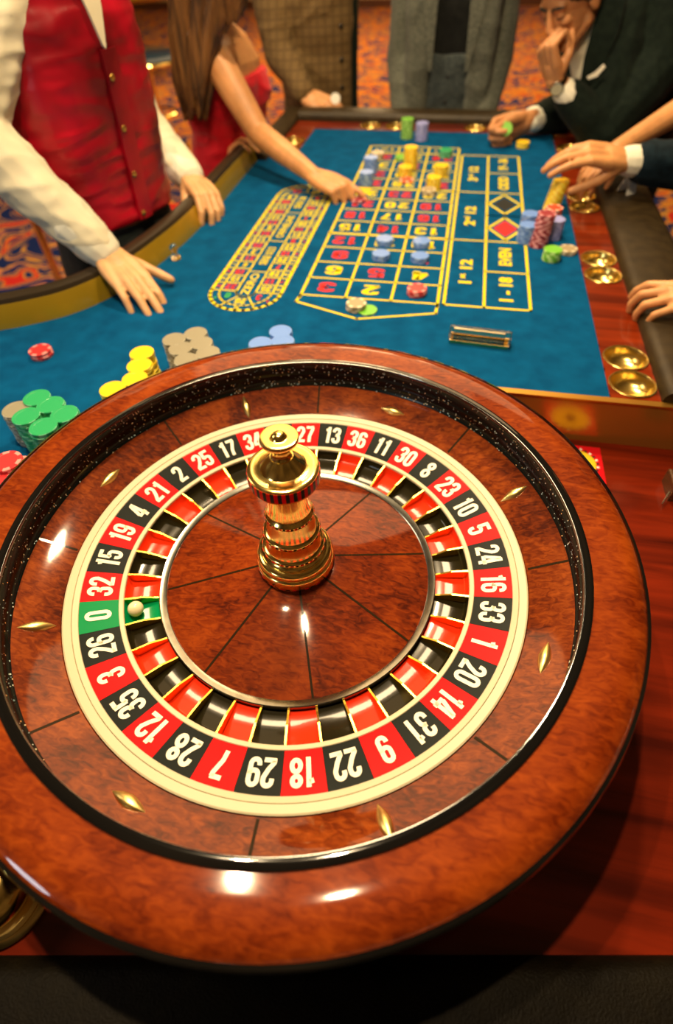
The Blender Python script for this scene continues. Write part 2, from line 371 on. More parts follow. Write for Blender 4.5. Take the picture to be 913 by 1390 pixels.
# ============================================================ table
M['felt'] = noisy('blue_felt', [(.35, (.0006, .060, .172)), (.7, (.0012, .088, .235))], 26, 6, rough=.95, spec=.06, sheen=0, bump=.25, bscale=700)
M['print_yellow'] = plain('yellow_print', (.72, .60, .010), .8, spec=.1)
M['print_red'] = plain('red_print', (.62, .015, .02), .8)
M['print_black'] = plain('black_print', (.01, .012, .012), .8)
M['print_green'] = plain('green_print', (.03, .35, .08), .8)
def planks(name, dark, light, ang=0):
    m, n, l, b = new_mat(name)
    t = n.new('ShaderNodeTexCoord'); mp = n.new('ShaderNodeMapping'); mp.inputs['Rotation'].default_value = (0, 0, ang); mp.inputs['Scale'].default_value = (.8, 9, 5)
    x = n.new('ShaderNodeTexNoise'); x.inputs['Scale'].default_value = 3; x.inputs['Detail'].default_value = 7; x.inputs['Distortion'].default_value = .6
    r = ramp(n, [(.33, dark), (.66, light)])
    l.new(t.outputs['Object'], mp.inputs['Vector']); l.new(mp.outputs['Vector'], x.inputs['Vector']); l.new(x.outputs['Fac'], r.inputs['Fac'])
    l.new(r.outputs['Color'], b.inputs['Base Color']); b.inputs['Roughness'].default_value = .4
    b.inputs['Specular IOR Level'].default_value = .05; b.inputs['Coat Weight'].default_value = .6; b.inputs['Coat Roughness'].default_value = .10
    return m
M['mahogany_x'] = planks('mahogany_boards', (.055, .004, .0012), (.20, .016, .003))
M['mahogany_y'] = planks('mahogany_strip', (.085, .0075, .001), (.23, .024, .003), PI/2)
M['copper'] = plain('polished_bronze_panel', (.55, .29, .06), .20, .6)
M['gold_panel'] = plain('gold_lacquered_band', (.48, .31, .018), .30, .55, coat=.4)
M['leather'] = noisy('dark_leather', [(.3, (.003, .002, .001)), (.7, (.007, .005, .002))], 40, 4, spec=.08, rough=.5, bump=.25, bscale=500)
M['brass_cup'] = plain('brass_cup', (.98, .72, .22), .24, 1)
M['leather_brown'] = noisy('brown_leather', [(.3, (.018, .011, .004)), (.7, (.036, .023, .008))], 40, 4, spec=.3, rough=.42, bump=.2, bscale=500)
M['rail_dark'] = plain('dark_rail_leather', (.030, .020, .010), .34)
M['dark_wood'] = plain('dark_apron_wood', (.03, .008, .003), .45)
M['gold_line'] = plain('gilt_or_gleam_edge', (.72, .38, .07), .38, 1)

T = thing('roulette_table', 'long blue felt roulette table with yellow betting layout and mahogany edges', 'table', (0, .8, -.85))
def tp(p): return (p[0], p[1]-.8, p[2]+.85)      # into the table's own space
class TB(MB):
    def build(s, name, mat=None, parent=None, smooth=True, loc=None, angle=35):
        s.v = [tp(p) for p in s.v]; return MB.build(s, name, mat, parent or T, smooth, loc, angle)
EDGE = [(-1.05,.325),(-.95,.362),(-.84,.405),(-.732,.452),(-.671,.487),(-.615,.532),(-.570,.600),(-.540,.690),(-.518,.800),(-.504,.920),(-.499,1.05),(-.500,1.20),(-.502,1.36),(-.503,1.53)]
def smooth_path(pts, k=3):
    out = []
    for i in range(len(pts)-1):
        p0 = pts[max(i-1, 0)]; p1 = pts[i]; p2 = pts[i+1]; p3 = pts[min(i+2, len(pts)-1)]
        for j in range(k):
            t = j/k; out.append(tuple(.5*((2*p1[q])+(-p0[q]+p2[q])*t+(2*p0[q]-5*p1[q]+4*p2[q]-p3[q])*t*t+(-p0[q]+3*p1[q]-3*p2[q]+p3[q])*t**3) for q in range(len(p1))))
    out.append(tuple(pts[-1])); return out
EDGE = smooth_path(EDGE)
WELL = [(.388*math.cos(math.radians(a)), .388*math.sin(math.radians(a))) for a in range(90, 216, 5)]
poly = [(.429, .4165), (.0, .4165)]
poly = poly+WELL+[(-.45, -.30), (-1.05, -.30)]+EDGE+[(-.392, 1.53), (-.392, 1.848), (.429, 1.848)]
def slab(mb, pts, z0, z1, mat=None):
    bm = bmesh.new(); vs = [bm.verts.new((x, y, z1)) for x, y in pts]; f = bm.faces.new(vs)
    bmesh.ops.triangulate(bm, faces=[f]); tris = [[v.index for v in g.verts] for g in bm.faces]
    bm.verts.index_update(); tris = [[v.index for v in g.verts] for g in bm.faces]; bm.free(); n = len(pts)
    mb.add([(x, y, z1) for x, y in pts]+[(x, y, z0) for x, y in pts],
           [tuple(t) for t in tris]+[tuple(i+n for i in reversed(t)) for t in tris]+[(i, (i+1) % n, (i+1) % n+n, i+n) for i in range(n)], mat)
    return mb
slab(TB(), poly, -.012, 0).build('felt', M['felt'], smooth=False)
def run(mb, path, prof, mat=None, closed=True):
    """closed cross-section (offset to the left of travel, z) carried along a plan path"""
    k = len(prof); n = len(path); vs = []
    for i, p in enumerate(path):
        a = Vector(path[max(i-1, 0)][:2]); b = Vector(path[min(i+1, n-1)][:2]); d = (b-a).normalized(); nx, ny = -d.y, d.x
        for o, z in prof: vs.append((p[0]+nx*o, p[1]+ny*o, z))
    fs = [(i*k+q, (i+1)*k+q, (i+1)*k+(q+1) % k, i*k+(q+1) % k) for i in range(n-1) for q in range(k)]
    fs += [tuple(range(k)), tuple((n-1)*k+q for q in reversed(range(k)))]
    mb.add(vs, fs, mat); return mb
# step down to the wheel well, faced with polished bronze
run(TB(), [(1.3, .405), (.02, .405)], [(0, -.088), (0, -.0015), (-.012, -.0015), (-.012, -.088)]).build('bronze_panel', M['copper'], smooth=False)
run(TB(), [(1.3, .405), (.02, .405)], [(.0008, -.0022), (.0008, .0012), (-.012, .0012), (-.012, -.0022)]).build('gilt_edging', M['gold_line'], smooth=False)
run(TB(), [(x, y) for x, y in WELL], [(0, -.088), (0, -.012), (-.010, -.012), (-.010, -.088)]).build('well_lining', M['dark_wood'])
slab(TB(), [(-.75, -.62), (1.3, -.22), (1.3, .405), (-.75, .405)], -.110, -.088).build('well_floor', M['mahogany_x'], smooth=False)
def pad(w, z0, z1, r=.02):
    return [(0, z0), (0, z1-r)]+[(r-r*math.cos(math.radians(t)), z1-r+r*math.sin(math.radians(t))) for t in (22, 45, 68, 90)]+[(w*.5, z1+.004)]+[(w-r+r*math.sin(math.radians(t)), z1-r+r*math.cos(math.radians(t))) for t in (0, 30, 60, 90)]+[(w, z0)]
run(TB(), [(1.35, -.112), (-.80, -.532)], pad(.17, -.16, -.060)).build('near_dark_pad', M['leather'])  # black pad added to make the near edge read dark
# mahogany strips with brass cup holders
CUP_R = .0365
CUPS_R = [.4695, (.458, .535, .846, .923, 1.220, 1.297, 1.620, 1.697)]
CUPS_L = [-.432, (1.620, 1.700)]
CUPS_F = [1.8915, ((-0.1951, 1.9075, 0.0)[0], (-0.1051, 1.9144, 0.0)[0], (0.1737, 1.9092, 0.0)[0])]
def strip(lo, hi, centres, along, zt=.0012, zb=-.012):
    """wooden strip whose top is cut by round holes for the cup holders; along = axis index"""
    mb = TB(); ac_ = 1-along; w0, w1 = lo[ac_], hi[ac_]; cuts = []; tl = .0384
    def P(l, w, z): return (l, w, z) if along == 0 else (w, l, z)
    pos = lo[along]
    def plain_bit(l0, l1):
        if l1-l0 < 1e-5: return
        a_, b_ = P(l0, w0, zb), P(l1, w1, zt); box(mb, tuple(min(p, q) for p, q in zip(a_, b_)), tuple(max(p, q) for p, q in zip(a_, b_)))
    for c in sorted(centres[1]):
        l0, l1 = max(c-tl, pos), c+tl
        plain_bit(pos, l0); cw = centres[0]; n = 48; vs = []
        for i in range(n):
            a = 2*PI*i/n+PI/4; dx, dy = math.cos(a), math.sin(a)
            k = min((l1-c if dx > 0 else c-l0)/max(abs(dx), 1e-9), (w1-cw if dy > 0 else cw-w0)/max(abs(dy), 1e-9))
            vs += [P(c+CUP_R*dx, cw+CUP_R*dy, zt), P(c+k*dx, cw+k*dy, zt), P(c+k*dx, cw+k*dy, zb), P(c+CUP_R*dx, cw+CUP_R*dy, zb)]
        fs = []
        for i in range(n):
            j = (i+1) % n
            for q in range(4): fs.append((i*4+q, i*4+(q+1) % 4, j*4+(q+1) % 4, j*4+q))
        mb.add(vs, fs); pos = l1
    plain_bit(pos, hi[along]); return mb
strip((.429, .4175), (.509, 1.935), CUPS_R, 1).build('wood_strip', M['mahogany_y'], smooth=False)
strip((-.474, 1.535), (-.392, 1.935), CUPS_L, 1).build('wood_strip', M['mahogany_y'], smooth=False)
strip((-.392, 1.848), (.429, 1.935), CUPS_F, 0).build('wood_strip', M['mahogany_x'], smooth=False)
run(TB(), [(.509, 1.935+.10), (.509, .418)], pad(.135, -.10, .022)).build('armrest', M['leather_brown'])
run(TB(), [(-.474, 1.50), (-.474, 2.035)], pad(.075, -.10, .022)).build('armrest', M['leather_brown'])
run(TB(), [(-.474, 1.935), (.52, 1.935)], pad(.10, -.10, .030)).build('far_armrest', M['leather_brown'])
run(TB(), EDGE, [(0, -.012), (0, .001), (.017, .043), (.021, .043), (.021, -.012)]).build('gold_band', M['gold_panel'])
run(TB(), EDGE, [(.019, -.06), (.018, .042), (.022, .052), (.032, .057), (.046, .055), (.056, .045), (.058, .02), (.05, -.06)]).build('dealer_rail', M['rail_dark'])
slab(TB(), [(.62, .43), (.62, 1.98), (-.55, 1.98), (-.50, 1.5), (-.47, 1.0), (-.52, .75), (-.62, .56), (-.98, .40), (-.98, -.27), (-.40, -.27), (-.42, .43)], -.20, -.032).build('apron', M['dark_wood'], smooth=False)
slab(TB(), [(-.70, -.46), (1.2, -.10), (1.2, .40), (-.70, .40)], -.20, -.110).build('apron', M['dark_wood'], smooth=False)
box(TB(), (-.30, 1.2, -.85), (.35, 1.7, -.20)).build('pedestal', M['dark_wood'], smooth=False)
box(TB(), (-.35, -.1, -.85), (.35, .3, -.20)).build('pedestal', M['dark_wood'], smooth=False)
CUP = [(.0362, -.002), (.0372, .0005), (.0385, .0012), (.0388, .0025), (.0375, .0038), (.0355, .0036), (.0342, .0015), (.0330, -.006), (.0300, -.013), (.0250, -.0185), (.0170, -.022), (.0080, -.0235), (0, -.0238)]
cm = lathe(MB(), CUP, 40).mesh('cup_holder', True, M['brass_cup'])
for x, y in [(CUPS_R[0], y) for y in CUPS_R[1]]+[(CUPS_L[0], y) for y in CUPS_L[1]]+[(x, CUPS_F[0]) for x in CUPS_F[1]]:
    link('cup_holder', cm, T, tp((x, y, .0006)))
for (x0, y0, x1, y1) in [(.429, 1.835, .515, 1.852), (.425, 1.78, .433, 1.850)]:
    box(TB(), (x0, y0, -.01), (x1, y1, .004)).build('brass_corner', M['brass'], smooth=False)

# ---------- printed layout
GX, GY, CW, CH = -.1599, .6786, .0960, .07751
zl = .0006
def line(mb, p, q, w, mat=None):
    p, q = Vector(p), Vector(q); d = (q-p).normalized(); nrm = Vector((-d.y, d.x))*w/2; e = d*w/2
    mb.add([(*(p-e+nrm), zl), (*(p-e-nrm), zl), (*(q+e-nrm), zl), (*(q+e+nrm), zl)], [(0, 1, 2, 3)], mat)
def polyline(mb, pts, w, closed=False):
    for a, b in zip(pts, pts[1:]+(pts[:1] if closed else [])):
        if a != b: line(mb, a, b, w)
gx = [GX+CW*i for i in range(4)]; top = GY+12.86*CH
mb = TB(); LW = .0062
for i, x in enumerate(gx): line(mb, (x, GY-(.012 if i in (0, 3) else 0)), (x, top), LW if i in (0, 3) else .0056)
for r in range(13): line(mb, (gx[0], GY+r*CH), (gx[3], GY+r*CH), .0095 if r in (4, 8, 12) else .0052)
line(mb, (gx[0], top), (gx[3], top), LW)
polyline(mb, [(gx[0], GY-.002), (gx[0]-.004, GY-.030), (-.026, .5985), (gx[3]-.001, GY-.037), (gx[3], GY)], .0055)
mb.build('number_grid', M['print_yellow'], smooth=False)
ox = gx[3]+.0125; mx_, rx_ = ox+.0805, ox+.172
ey = GY; hy = [ey, ey+4*CH, ey+8*CH, ey+12*CH]
mb = TB()
polyline(mb, [(ox, hy[0]), (rx_, hy[0]), (rx_, hy[3]), (ox, hy[3])], .0060, True)
line(mb, (mx_, hy[0]), (mx_, hy[3]), .0058)
for i in (1, 2): line(mb, (ox, hy[i]), (rx_, hy[i]), .0055)
for i in (2, 6, 10): line(mb, (mx_, ey+i*CH), (rx_, ey+i*CH), .0052)
line(mb, (mx_, ey+6*CH), (rx_, ey+6*CH), .0052)
dcx = (mx_+rx_)/2
for i in (5, 7):
    cy = ey+i*CH; polyline(mb, [(dcx-.041, cy), (dcx, cy-.066), (dcx+.041, cy), (dcx, cy+.066)], .0070, True)
mb.build('outside_bets_grid', M['print_yellow'], smooth=False)
for i, mname in ((5, 'print_red'), (7, 'print_black')):
    cy = ey+i*CH; mb = TB(); zz = zl
    mb.add([(dcx-.029, cy, zz), (dcx, cy-.047, zz), (dcx+.029, cy, zz), (dcx, cy+.047, zz)], [(0, 1, 2, 3)])
    mb.build('bet_diamond', M[mname], smooth=False)
def rot90(cx, cy): return lambda u, v: (cx-v, cy+u, zl)       # reads away from the wheel
def rot180(cx, cy): return lambda u, v: (cx-u, cy-v, zl)
c1 = (ox+mx_)/2
for i, (a, sup) in enumerate((('1', 'st'), ('2', 'nd'), ('3', 'rd'))):
    cy = ey+(4*i+2)*CH; mb = TB()
    text_mb(mb, a, .036, rot90(c1, cy-.055), bold=.045, sx=1.5); text_mb(mb, sup, .019, rot90(c1-.008, cy-.028), bold=.04, sx=1.5)
    text_mb(mb, '12', .036, rot90(c1, cy+.025), bold=.045, sx=1.5); mb.build('printed_words', M['print_yellow'], smooth=False)
for t, r in (('1 - 18', 1), ('EVEN', 3), ('ODD', 9), ('19 - 36', 11)):
    mb = TB(); text_mb(mb, t, .037, rot90(dcx, ey+r*CH), bold=.045, sx={'1 - 18': 1.25, 'EVEN': 1.02, 'ODD': 1.2, '19 - 36': 1.0}[t]); mb.build('printed_words', M['print_yellow'], smooth=False)
for n_ in range(1, 37):
    col, row = (n_-1) % 3, (n_-1)//3
    cx, cy = gx[2-col]+CW/2, GY+(row+.5)*CH
    q_ = TB(); number_mesh(str(n_), .040, rot180(cx, cy), q_, wide=1.95 if n_ < 10 else 1.5, bold=1.22, gap=.60)
    q_.build('printed_number', M['print_red'] if n_ in REDS else M['print_yellow'], smooth=False)
for i in range(3):
    q_ = TB(); text_mb(q_, '2 to 1', .026, rot180(gx[i]+CW/2, GY+12.45*CH), bold=.03); q_.build('printed_words', M['print_yellow'], smooth=False)
mg = TB(); number_mesh('0', .034, rot180(-.006, .640), mg, wide=1.2, bold=1.2); mg.build('green_zero', M['print_green'], smooth=False)
# racetrack
RX, RY0, RY1, RR = -.2805, .6735, 1.2230, .0775
def oval(mb, r, w, n=14):
    pts = [(RX+r*math.cos(math.radians(180+180*i/n)), RY0+r*math.sin(math.radians(180+180*i/n))) for i in range(n+1)]
    pts += [(RX+r*math.cos(math.radians(180*i/n)), RY1+r*math.sin(math.radians(180*i/n))) for i in range(n+1)]
    polyline(mb, pts, w, True)
mb = TB(); oval(mb, RR, .0078); oval(mb, .0585, .0044); oval(mb, .0215, .0042)
left = [32,15,19,4,21,2,25,17,34,6,27,13,36,11,30,8]; right = [3,35,12,28,7,29,18,22,9,31,14,20,1,33,16,24][1:]+[5]
ch = (RY1-RY0)/16; cells = []
for i in range(17):
    y = RY0+i*ch
    line(mb, (RX-RR, y), (RX-.0215, y), .0042); line(mb, (RX+.0215, y), (RX+RR, y), .0042)
for i in range(16): cells += [(left[i], RX-.040, RY0+(i+.5)*ch), (right[i], RX+.040, RY0+(i+.5)*ch)]
for a in (240, 300): line(mb, (RX+.0215*math.cos(math.radians(a)), RY0+.0215*math.sin(math.radians(a))), (RX+RR*math.cos(math.radians(a)), RY0+RR*math.sin(math.radians(a))), .0034)
line(mb, (RX, RY1+.0215), (RX, RY1+RR), .0034)
for k, a in ((0, 210), (26, 270), (3, 330)): cells.append((k, RX+.040*math.cos(math.radians(a)), RY0+.040*math.sin(math.radians(a))))
for k, a in ((23, 135), (10, 45)): cells.append((k, RX+.040*math.cos(math.radians(a)), RY1+.040*math.sin(math.radians(a))))
for y in (.765, .925, 1.100): line(mb, (RX-.0215, y), (RX+.0215, y), .0036)
oy = {'y': TB(), 'r': TB(), 'g': TB()}
for k, x, y in cells:
    b = oy['g'] if k == 0 else (oy['r'] if k in REDS else oy['y'])
    number_mesh(str(k), .021, rot180(x, y), b, wide=1.1, bold=1.3, gap=.56)
    d = Vector((x-RX, 0)) if RY0 < y < RY1 else Vector((x-RX, y-(RY0 if y < 1 else RY1)))
    d.normalize(); sx_, sy_ = x+d.x*.0270, y+d.y*.0270
    number_mesh(str(k), .0085, rot180(sx_, sy_), b, wide=1.1, bold=1.5, gap=.56)
for t, y0, y1 in (('ZERO', .66, .757), ('SERIE 0/2/3', .775, .917), ('ORPHELINS', .935, 1.09), ('SERIE 5/8', 1.11, 1.235)):
    text_mb(oy['y'], t, .026, rot90(RX, (y0+y1)/2), bold=.02, sx=(y1-y0)/(.026*.60*len(t))*.92)
mb.build('racetrack_lines', M['print_yellow'], smooth=False)
tag(oy['y'].build('racetrack_yellow_print', M['print_yellow'], smooth=False), kind='stuff'); tag(oy['r'].build('racetrack_red_print', M['print_red'], smooth=False), kind='stuff')
oy['g'].build('racetrack_green_zero', M['print_green'], smooth=False)

# sticker in the wheel well: red square, yellow wheel face with a brown hub
sx0, sy0 = .393, .3465
M['sticker_red'] = plain('sticker_red', (.62, .004, .012), .3, coat=.5); M['sticker_yellow'] = plain('sticker_yellow', (.72, .55, .02), .3, coat=.5)
M['sticker_brown'] = plain('sticker_brown', (.16, .03, .01), .3)
sk = thing('sticker', 'red square sticker with a yellow roulette wheel face, half hidden by the wheel rim', 'sticker', (sx0, sy0, -.088))
box(MB(), (-.043, -.043, 0), (.043, .043, .0006)).build('backing', M['sticker_red'], sk, smooth=False)
sweep(MB(), [(.032, .0006), (.032, .0010), (.0100, .0010), (.0100, .0006)], 0, 2*PI, 40).build('yellow_face', M['sticker_yellow'], sk)
lathe(MB(), [(.0100, .0006), (.0100, .0011), (0, .0011)], 24).build('brown_hub', M['sticker_brown'], sk)
m_ = MB()
for i in range(26):
    a = 2*PI*i/26; sweep(m_, [(.033, .0006), (.033, .0011), (.037, .0011), (.037, .0006)], a, a+2*PI/26*.5, 1, M['white'] if i % 2 else M['print_black'])
m_.build('dotted_ring', None, sk, smooth=False)

# ============================================================ chips
CHIP = {'green': ((.02, .36, .13), (.16, .62, .34)), 'yellow': ((.88, .56, .005), (.98, .80, .10)), 'grey': ((.27, .25, .18), (.52, .50, .40)),
        'blue': ((.12, .27, .74), (.30, .48, .88)), 'red': ((.62, .03, .035), (.85, .30, .28)), 'maroon': ((.26, .012, .03), (.66, .30, .34)),
        'lavender': ((.30, .33, .74), (.48, .50, .90)), 'lime': ((.16, .50, .03), (.50, .80, .25)), 'orange': ((.80, .06, .02), (.95, .65, .50)), 'tan': ((.36, .28, .16), (.75, .66, .48))}
CR_, CHH = .0203, .0034
def chip_mesh(name):
    a, b = CHIP[name]; m0 = plain(name+'_chip', a, .42, coat=.15); m1 = plain(name+'_chip_edge_spots', b, .42, coat=.15)
    prof = [(0, 0), (CR_-.0006, 0), (CR_, .0006), (CR_, CHH-.0006), (CR_-.0007, CHH), (.0150, CHH), (.0146, CHH-.00025), (0, CHH-.00025)]
    mb = MB(); n = 48; lathe(mb, prof, n); mb.mats = [m0, m1]; mb.m = []
    for f in mb.f:
        xs = [mb.v[i] for i in f]; cx = sum(p[0] for p in xs)/len(xs); cy = sum(p[1] for p in xs)/len(xs); r = math.hypot(cx, cy)
        sec = int(((math.atan2(cy, cx)/(2*PI)) % 1)*12)
        spot = (r > .0148 and sec % 2 == 0 and name in ('red', 'maroon', 'tan', 'orange')) or (r > .0192 and sec % 2 == 0)
        mb.m.append(1 if spot else 0)
    return mb.mesh('poker_chip', True, angle=30)
CM = {k: chip_mesh(k) for k in CHIP}
ORD = ['topmost', 'second', 'third', 'fourth', 'fifth', 'sixth', 'seventh', 'eighth', 'ninth', 'tenth', 'eleventh', 'twelfth', 'thirteenth', 'fourteenth', 'fifteenth', 'sixteenth', 'seventeenth', 'eighteenth', 'nineteenth', 'twentieth']
base = MB(); total = 0
def stack(name, color, x, y, n, show=None, z0=.0002, lean=(0, 0), jit=.0006, word=None):
    """n chips; the show topmost are things of their own, chips wholly hidden under them go into one mesh"""
    global total
    show = n if show is None else min(show, n); w = word or color
    for i in range(n):
        px = x+lean[0]*i+random.uniform(-jit, jit); py = y+lean[1]*i+random.uniform(-jit, jit); pz = z0+i*(CHH+.00004); a = random.uniform(0, 6.28)
        k = n-1-i
        if k < show:
            o = link('poker_chip', CM[color], None, (px, py, pz)); o.rotation_euler.z = a; total += 1
            lab = f'{w} chip {name}' if n == 1 else (f'{w} chip, topmost of {name}' if k == 0 else f'{w} chip, {ORD[k]} from top of {name}')
            assert len(lab.replace(',', '').split()) <= 16, lab
            tag(o, lab, 'chip', 'casino chips on the table')
        else:
            me = CM[color]; R = Matrix.Translation((px, py, pz)) @ Matrix.Rotation(a, 4, 'Z'); k0 = len(base.v)
            base.v += [tuple(R @ v.co) for v in me.vertices]
            for p in me.polygons:
                base.f.append(tuple(q+k0 for q in p.vertices)); base.m.append(base.mat(me.materials[p.material_index]))
NB = 19
for (x, y), col, n, show, name in [
    ((-0.449, 0.152, 0.066)[:2], 'green', NB, 13, 'the left green stack beside the wheel'),
    ((-0.4105, 0.1348, 0.066)[:2], 'green', NB, 7, 'the front green stack beside the wheel'),
    ((-0.3944, 0.1666, 0.066)[:2], 'green', NB, 4, 'the right green stack beside the wheel'),
    ((-0.4275, 0.1834, 0.066)[:2], 'green', NB, 3, 'the rear right green stack'),
    ((-0.4583, 0.1948, 0.066)[:2], 'green', NB, 3, 'the rearmost green stack'),
    ((-0.4779, 0.1669, 0.062)[:2], 'grey', 18, 5, 'the lone grey stack beside the green ones'),
    ((-0.422, 0.0604, 0.066)[:2], 'red', NB, 5, 'the left red stack at the photo edge'),
    ((-0.4074, 0.0602, 0.06)[:2], 'red', 17, 3, 'the right red stack by the wheel rim'),
    ((-0.4111, 0.03, 0.06)[:2], 'red', 17, 3, 'the front red stack by the wheel rim'),
    ((-0.3477, 0.3341, 0.066)[:2], 'yellow', NB, 11, 'the rear yellow stack beside the wheel'),
    ((-0.3354, 0.3003, 0.066)[:2], 'yellow', NB, 7, 'the second yellow stack from the back'),
    ((-0.3274, 0.265, 0.066)[:2], 'yellow', NB, 5, 'the third yellow stack from the back'),
    ((-0.3499, 0.2342, 0.066)[:2], 'yellow', NB, 4, 'the front left yellow stack'),
    ((-0.3144, 0.3913, 0.06)[:2], 'grey', 17, 9, 'the rear left grey stack'),
    ((-0.2836, 0.4149, 0.06)[:2], 'grey', 17, 3, 'the rear right grey stack'),
    ((-0.2924, 0.3659, 0.06)[:2], 'grey', 17, 5, 'the middle left grey stack'),
    ((-0.2628, 0.3874, 0.06)[:2], 'grey', 17, 3, 'the middle right grey stack'),
    ((-0.2702, 0.3361, 0.06)[:2], 'grey', 17, 4, 'the front left grey stack'),
    ((-0.2405, 0.3614, 0.06)[:2], 'grey', 17, 3, 'the front right grey stack'),
    ((-0.1373, 0.4493, 0.058)[:2], 'blue', 16, 6, 'the rear blue stack behind the wheel'),
    ((-0.1625, 0.4066, 0.058)[:2], 'blue', 16, 3, 'the left blue stack behind the wheel'),
    ((-0.1257, 0.419, 0.058)[:2], 'blue', 16, 3, 'the front blue stack behind the wheel'),
    ((-0.5926, 0.3852, 0.014)[:2], 'red', 4, None, 'the short red stack alone on the left felt'),
    ((-0.0533, 1.7668, 0.06)[:2], 'lime', 17, None, 'the tall light green stack at the far edge'),
    ((-0.0024, 1.7515, 0.052)[:2], 'lavender', 15, None, 'the tall lavender stack at the far edge'),
    ((-0.1234, 1.5567, 0.018)[:2], 'tan', 5, None, 'the beige stack in the far left grid corner'),
    ((-0.1235, 1.4171, 0.045)[:2], 'blue', 13, 8, 'the rear blue stack on the left grid line'),
    ((-0.1223, 1.3267, 0.036)[:2], 'blue', 10, None, 'the front blue stack on the left grid line'),
    ((-0.01, 1.463, 0.062)[:2], 'yellow', 18, 11, 'the tall yellow stack in the far middle column'),
    ((-0.0452, 1.5486, 0.01)[:2], 'lime', 3, None, 'the green stack behind the tall yellow one'),
    ((-0.0191, 1.4056, 0.028)[:2], 'yellow', 8, None, 'the short yellow stack before the tall one'),
    ((-0.0088, 1.3613, 0.009)[:2], 'orange', 2, None, 'the red pair in the middle column'),
    ((0.0878, 1.5908, 0.022)[:2], 'green', 6, None, 'the dark green stack in the far right column'),
    ((0.0848, 1.4157, 0.03)[:2], 'yellow', 9, None, 'the rear yellow stack in the right column'),
    ((0.0708, 1.3176, 0.03)[:2], 'yellow', 9, None, 'the front yellow stack in the right column'),
    ((0.0618, 1.2709, 0.013)[:2], 'tan', 4, None, 'the beige stack on the inner grid line'),
    ((-0.1196, 1.2714, 0.004)[:2], 'yellow', 1, None, 'beside the fingers placing a bet'),
    ((-0.1244, 1.1998, 0.006)[:2], 'maroon', 2, None, 'the dark red pair under the pointing finger'),
    ((-0.017, 0.9454, 0.012)[:2], 'blue', 4, None, 'the blue stack on number eleven'),
    ((-0.0149, 0.8668, 0.012)[:2], 'blue', 4, None, 'the blue stack on number eight'),
    ((0.0709, 0.9443, 0.012)[:2], 'blue', 4, None, 'the blue stack on number ten'),
    ((0.0745, 0.8671, 0.012)[:2], 'blue', 4, None, 'the blue stack on number seven'),
    ((0.0822, 0.7153, 0.013)[:2], 'red', 4, None, 'the red stack on number one'),
    ((-0.0341, 0.638, 0.013)[:2], 'tan', 4, None, 'the beige stack on the zero box'),
    ((-0.0105, 0.6329, 0.003)[:2], 'lime', 1, None, 'flat on the zero box beside the beige stack'),
    ((0.3269, 1.7033, 0.017)[:2], 'yellow', 5, None, 'the short yellow stack near the far right hand'),
    ((0.3194, 1.0629, 0.04)[:2], 'blue', 12, 9, 'the rear blue stack of the right cluster'),
    ((0.3118, 0.9975, 0.04)[:2], 'blue', 12, None, 'the front blue stack of the right cluster'),
    ((0.3662, 0.9119, 0.024)[:2], 'lime', 7, None, 'the bright green stack at the right cluster'),
    ((0.4047, 0.9519, 0.01)[:2], 'tan', 3, None, 'the beige stack beside the wood strip'),
    ((0.372, 1.0778, 0.052)[:2], 'orange', 15, 2, 'the red stack between yellow and maroon'),
    ((0.3751, 1.028, 0.046)[:2], 'lavender', 13, 9, 'the lavender stack of the right cluster')]:
    stack(name, col, x, y, n, show, word={'orange': 'orange red', 'lime': 'bright green', 'tan': 'beige'}.get(col))
bx, by = (0.34, 0.9818, 0.0)[:2]
stack('the tall maroon stack of the right cluster', 'maroon', bx, by, 20, lean=(.0004, .0007), jit=.0009)
bx, by = (0.3838, 1.2029, 0.0)[:2]
stack('the leaning yellow stack under the hand', 'yellow', bx, by, 20, 16, lean=(.0006, .0004), jit=.0004)
if base.f:
    me = bpy.data.meshes.new('chip_pile'); me.from_pydata(base.v, [], base.f)
    for m_ in base.mats: me.materials.append(m_)
    me.polygons.foreach_set('material_index', base.m)
    tag(link('chip_pile', me), 'lower chips of the tall stacks hidden behind those in front', 'chips', kind='stuff')

# ============================================================ clear acrylic pieces
M['acrylic'] = plain('clear_acrylic', (1, .93, .74), .05, trans=1, ior=1.49)  # warm tint puts golden lamp reflections into the clear plastic
ca, cb = Vector((0.158, 0.5533, 0.0146)), Vector((0.2691, 0.5448, 0.0146)); d = cb-ca; L = d.length
MS_ = 1.18
ac = thing('acrylic_marker', 'clear acrylic cylinder lying on the felt in front of the wheel', 'marker', tuple((ca+cb)/2))
ac.rotation_euler.z = math.atan2(d.y, d.x)
def lie(prof, n=32):
    mb = MB(); lathe(mb, prof, n); mb.v = [(z, x*MS_, y*MS_) for x, y, z in mb.v]; return mb
lie([(.0075, -L/2+.008), (.0122, -L/2+.008), (.0122, L/2-.012), (.0075, L/2-.012), (.0075, -L/2+.008)]).build('body', M['acrylic'], ac)
lie([(0, -L/2), (.0108, -L/2), (.0120, -L/2+.0012), (.0120, -L/2+.0072), (.0105, -L/2+.0078), (0, -L/2+.0078)]).build('end_cap', M['acrylic'], ac)
lie([(0, L/2-.0118), (.0100, L/2-.0118), (.0120, L/2-.0108), (.0120, L/2-.001), (.0108, L/2), (0, L/2)]).build('end_cap', M['acrylic'], ac)
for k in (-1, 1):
    m_ = MB(); box(m_, (-L/2+.003, k*.0115-.0014, -.0140), (L/2-.003, k*.0115+.0014, -.0075)); m_.build('gilt_or_gleam_edge', M['brass_cup'], ac, smooth=False)  # gold strips stand in for lamp reflections along the clear tube
